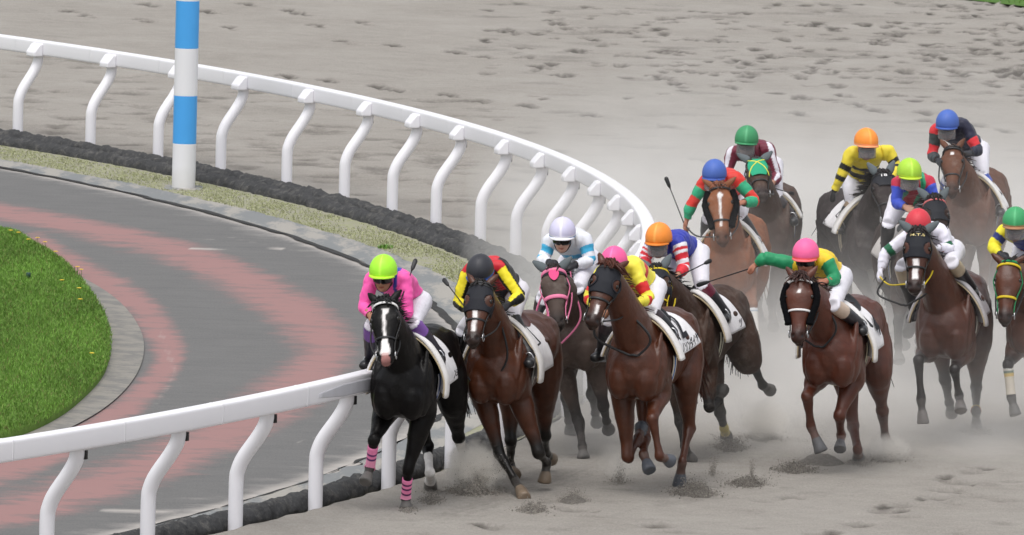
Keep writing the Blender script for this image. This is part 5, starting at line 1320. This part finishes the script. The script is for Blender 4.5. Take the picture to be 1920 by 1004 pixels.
spray(1832, 812, 60, 14, 500, 0, 1.2); spray(765, 956, 44, 8, 260, 0)
# drifting dust: a low bank of fine sand hanging behind the leaders
def dust(name, x0, x1, y0, y1, z1, dens, sc, zfall, seed, label):
    c = np.array([(x0 + x1) / 2, (y0 + y1) / 2, 0]); hx, hy = (x1 - x0) / 2, (y1 - y0) / 2
    V, F = box((0, 0, z1 / 2), (hx, 0, 0), (0, hy, 0), (0, 0, z1 / 2))
    k = NT('dust'); k.t.nodes.remove(k.b)
    tc = k.n('ShaderNodeTexCoord'); sp = k.n('ShaderNodeSeparateXYZ'); k.l(tc.outputs['Object'], sp.inputs[0])
    ex = k.ramp(k.math('ABSOLUTE', sp.outputs[0]), hx, hx * .55); ey = k.ramp(k.math('ABSOLUTE', sp.outputs[1]), hy, hy * .65)
    zf = k.math('POWER', 2.718, k.math('MULTIPLY', sp.outputs[2], -1 / zfall)); zt = k.ramp(sp.outputs[2], z1, z1 * .6)
    mp = k.n('ShaderNodeMapping'); mp.inputs['Location'].default_value = (seed, seed * .7, 0); mp.inputs['Scale'].default_value = (1, .45, 1.2); k.l(tc.outputs['Object'], mp.inputs[0])
    nz = k.n('ShaderNodeTexNoise', Scale=sc, Detail=3.0, Roughness=.55); k.l(mp.outputs[0], nz.inputs['Vector'])
    nn = k.ramp(nz.outputs['Fac'], .38, .68)
    m = k.math
    dn = m('MULTIPLY', m('MULTIPLY', m('MULTIPLY', m('ADD', m('MULTIPLY', nn, 1.0), .22), zf), m('MULTIPLY', ex, ey)), m('MULTIPLY', zt, dens))
    pv = k.n('ShaderNodeVolumePrincipled'); pv.inputs['Color'].default_value = (.96, .945, .92, 1); pv.inputs['Anisotropy'].default_value = .1
    k.l(dn, pv.inputs['Density']); k.l(pv.outputs[0], k.t.nodes['Material Output'].inputs['Volume'])
    o = mk(name, V, F, k.m, None, None, False); o.location = c; tag(o, kind='stuff')
dust('dust_cloud', -.6, 7.4, 93.5, 127, 2.6, .85, .9, .45, 3.1, '')

def puff(u, v, wpx, hpx, dens, seed):
    b = at_ground(u, v); s = FPX / np.linalg.norm(b - CAMP); rx, rz, ry = wpx / s / 2, hpx / s / 2, .45
    V, F = box((0, 0, 0), (rx, 0, 0), (0, ry, 0), (0, 0, rz))
    k = NT('sand_puff'); k.t.nodes.remove(k.b); m = k.math
    tc = k.n('ShaderNodeTexCoord'); mp = k.n('ShaderNodeMapping'); mp.inputs['Scale'].default_value = (1 / rx, 1 / ry, 1 / rz); k.l(tc.outputs['Object'], mp.inputs[0])
    ln = k.n('ShaderNodeVectorMath', operation='LENGTH'); k.l(mp.outputs[0], ln.inputs[0])
    mp2 = k.n('ShaderNodeMapping'); mp2.inputs['Location'].default_value = (seed, seed, seed); k.l(tc.outputs['Object'], mp2.inputs[0])
    nz = k.n('ShaderNodeTexNoise', Scale=7.0, Detail=4.0, Roughness=.65); k.l(mp2.outputs[0], nz.inputs['Vector'])
    d = k.ramp(m('ADD', ln.outputs['Value'], m('MULTIPLY', m('SUBTRACT', nz.outputs['Fac'], .5), 1.6)), .95, .25)
    pv = k.n('ShaderNodeVolumePrincipled'); pv.inputs['Color'].default_value = (.95, .92, .87, 1)
    k.l(m('MULTIPLY', d, dens), pv.inputs['Density']); k.l(pv.outputs[0], k.t.nodes['Material Output'].inputs['Volume'])
    o = mk('sand_puff', V, F, k.m, None, None, False); o.location = b + np.array([0, -.15, rz * .82]); tag(o, kind='stuff')
for a in ((888, 918, 120, 108, 18.0, 1.3), (1160, 900, 90, 90, 1.6, 2.2), (1432, 822, 110, 90, 6.0, 4.7), (1663, 862, 90, 60, 4.0, 6.6), (1540, 866, 150, 120, 1.0, 7.9)): puff(*a)
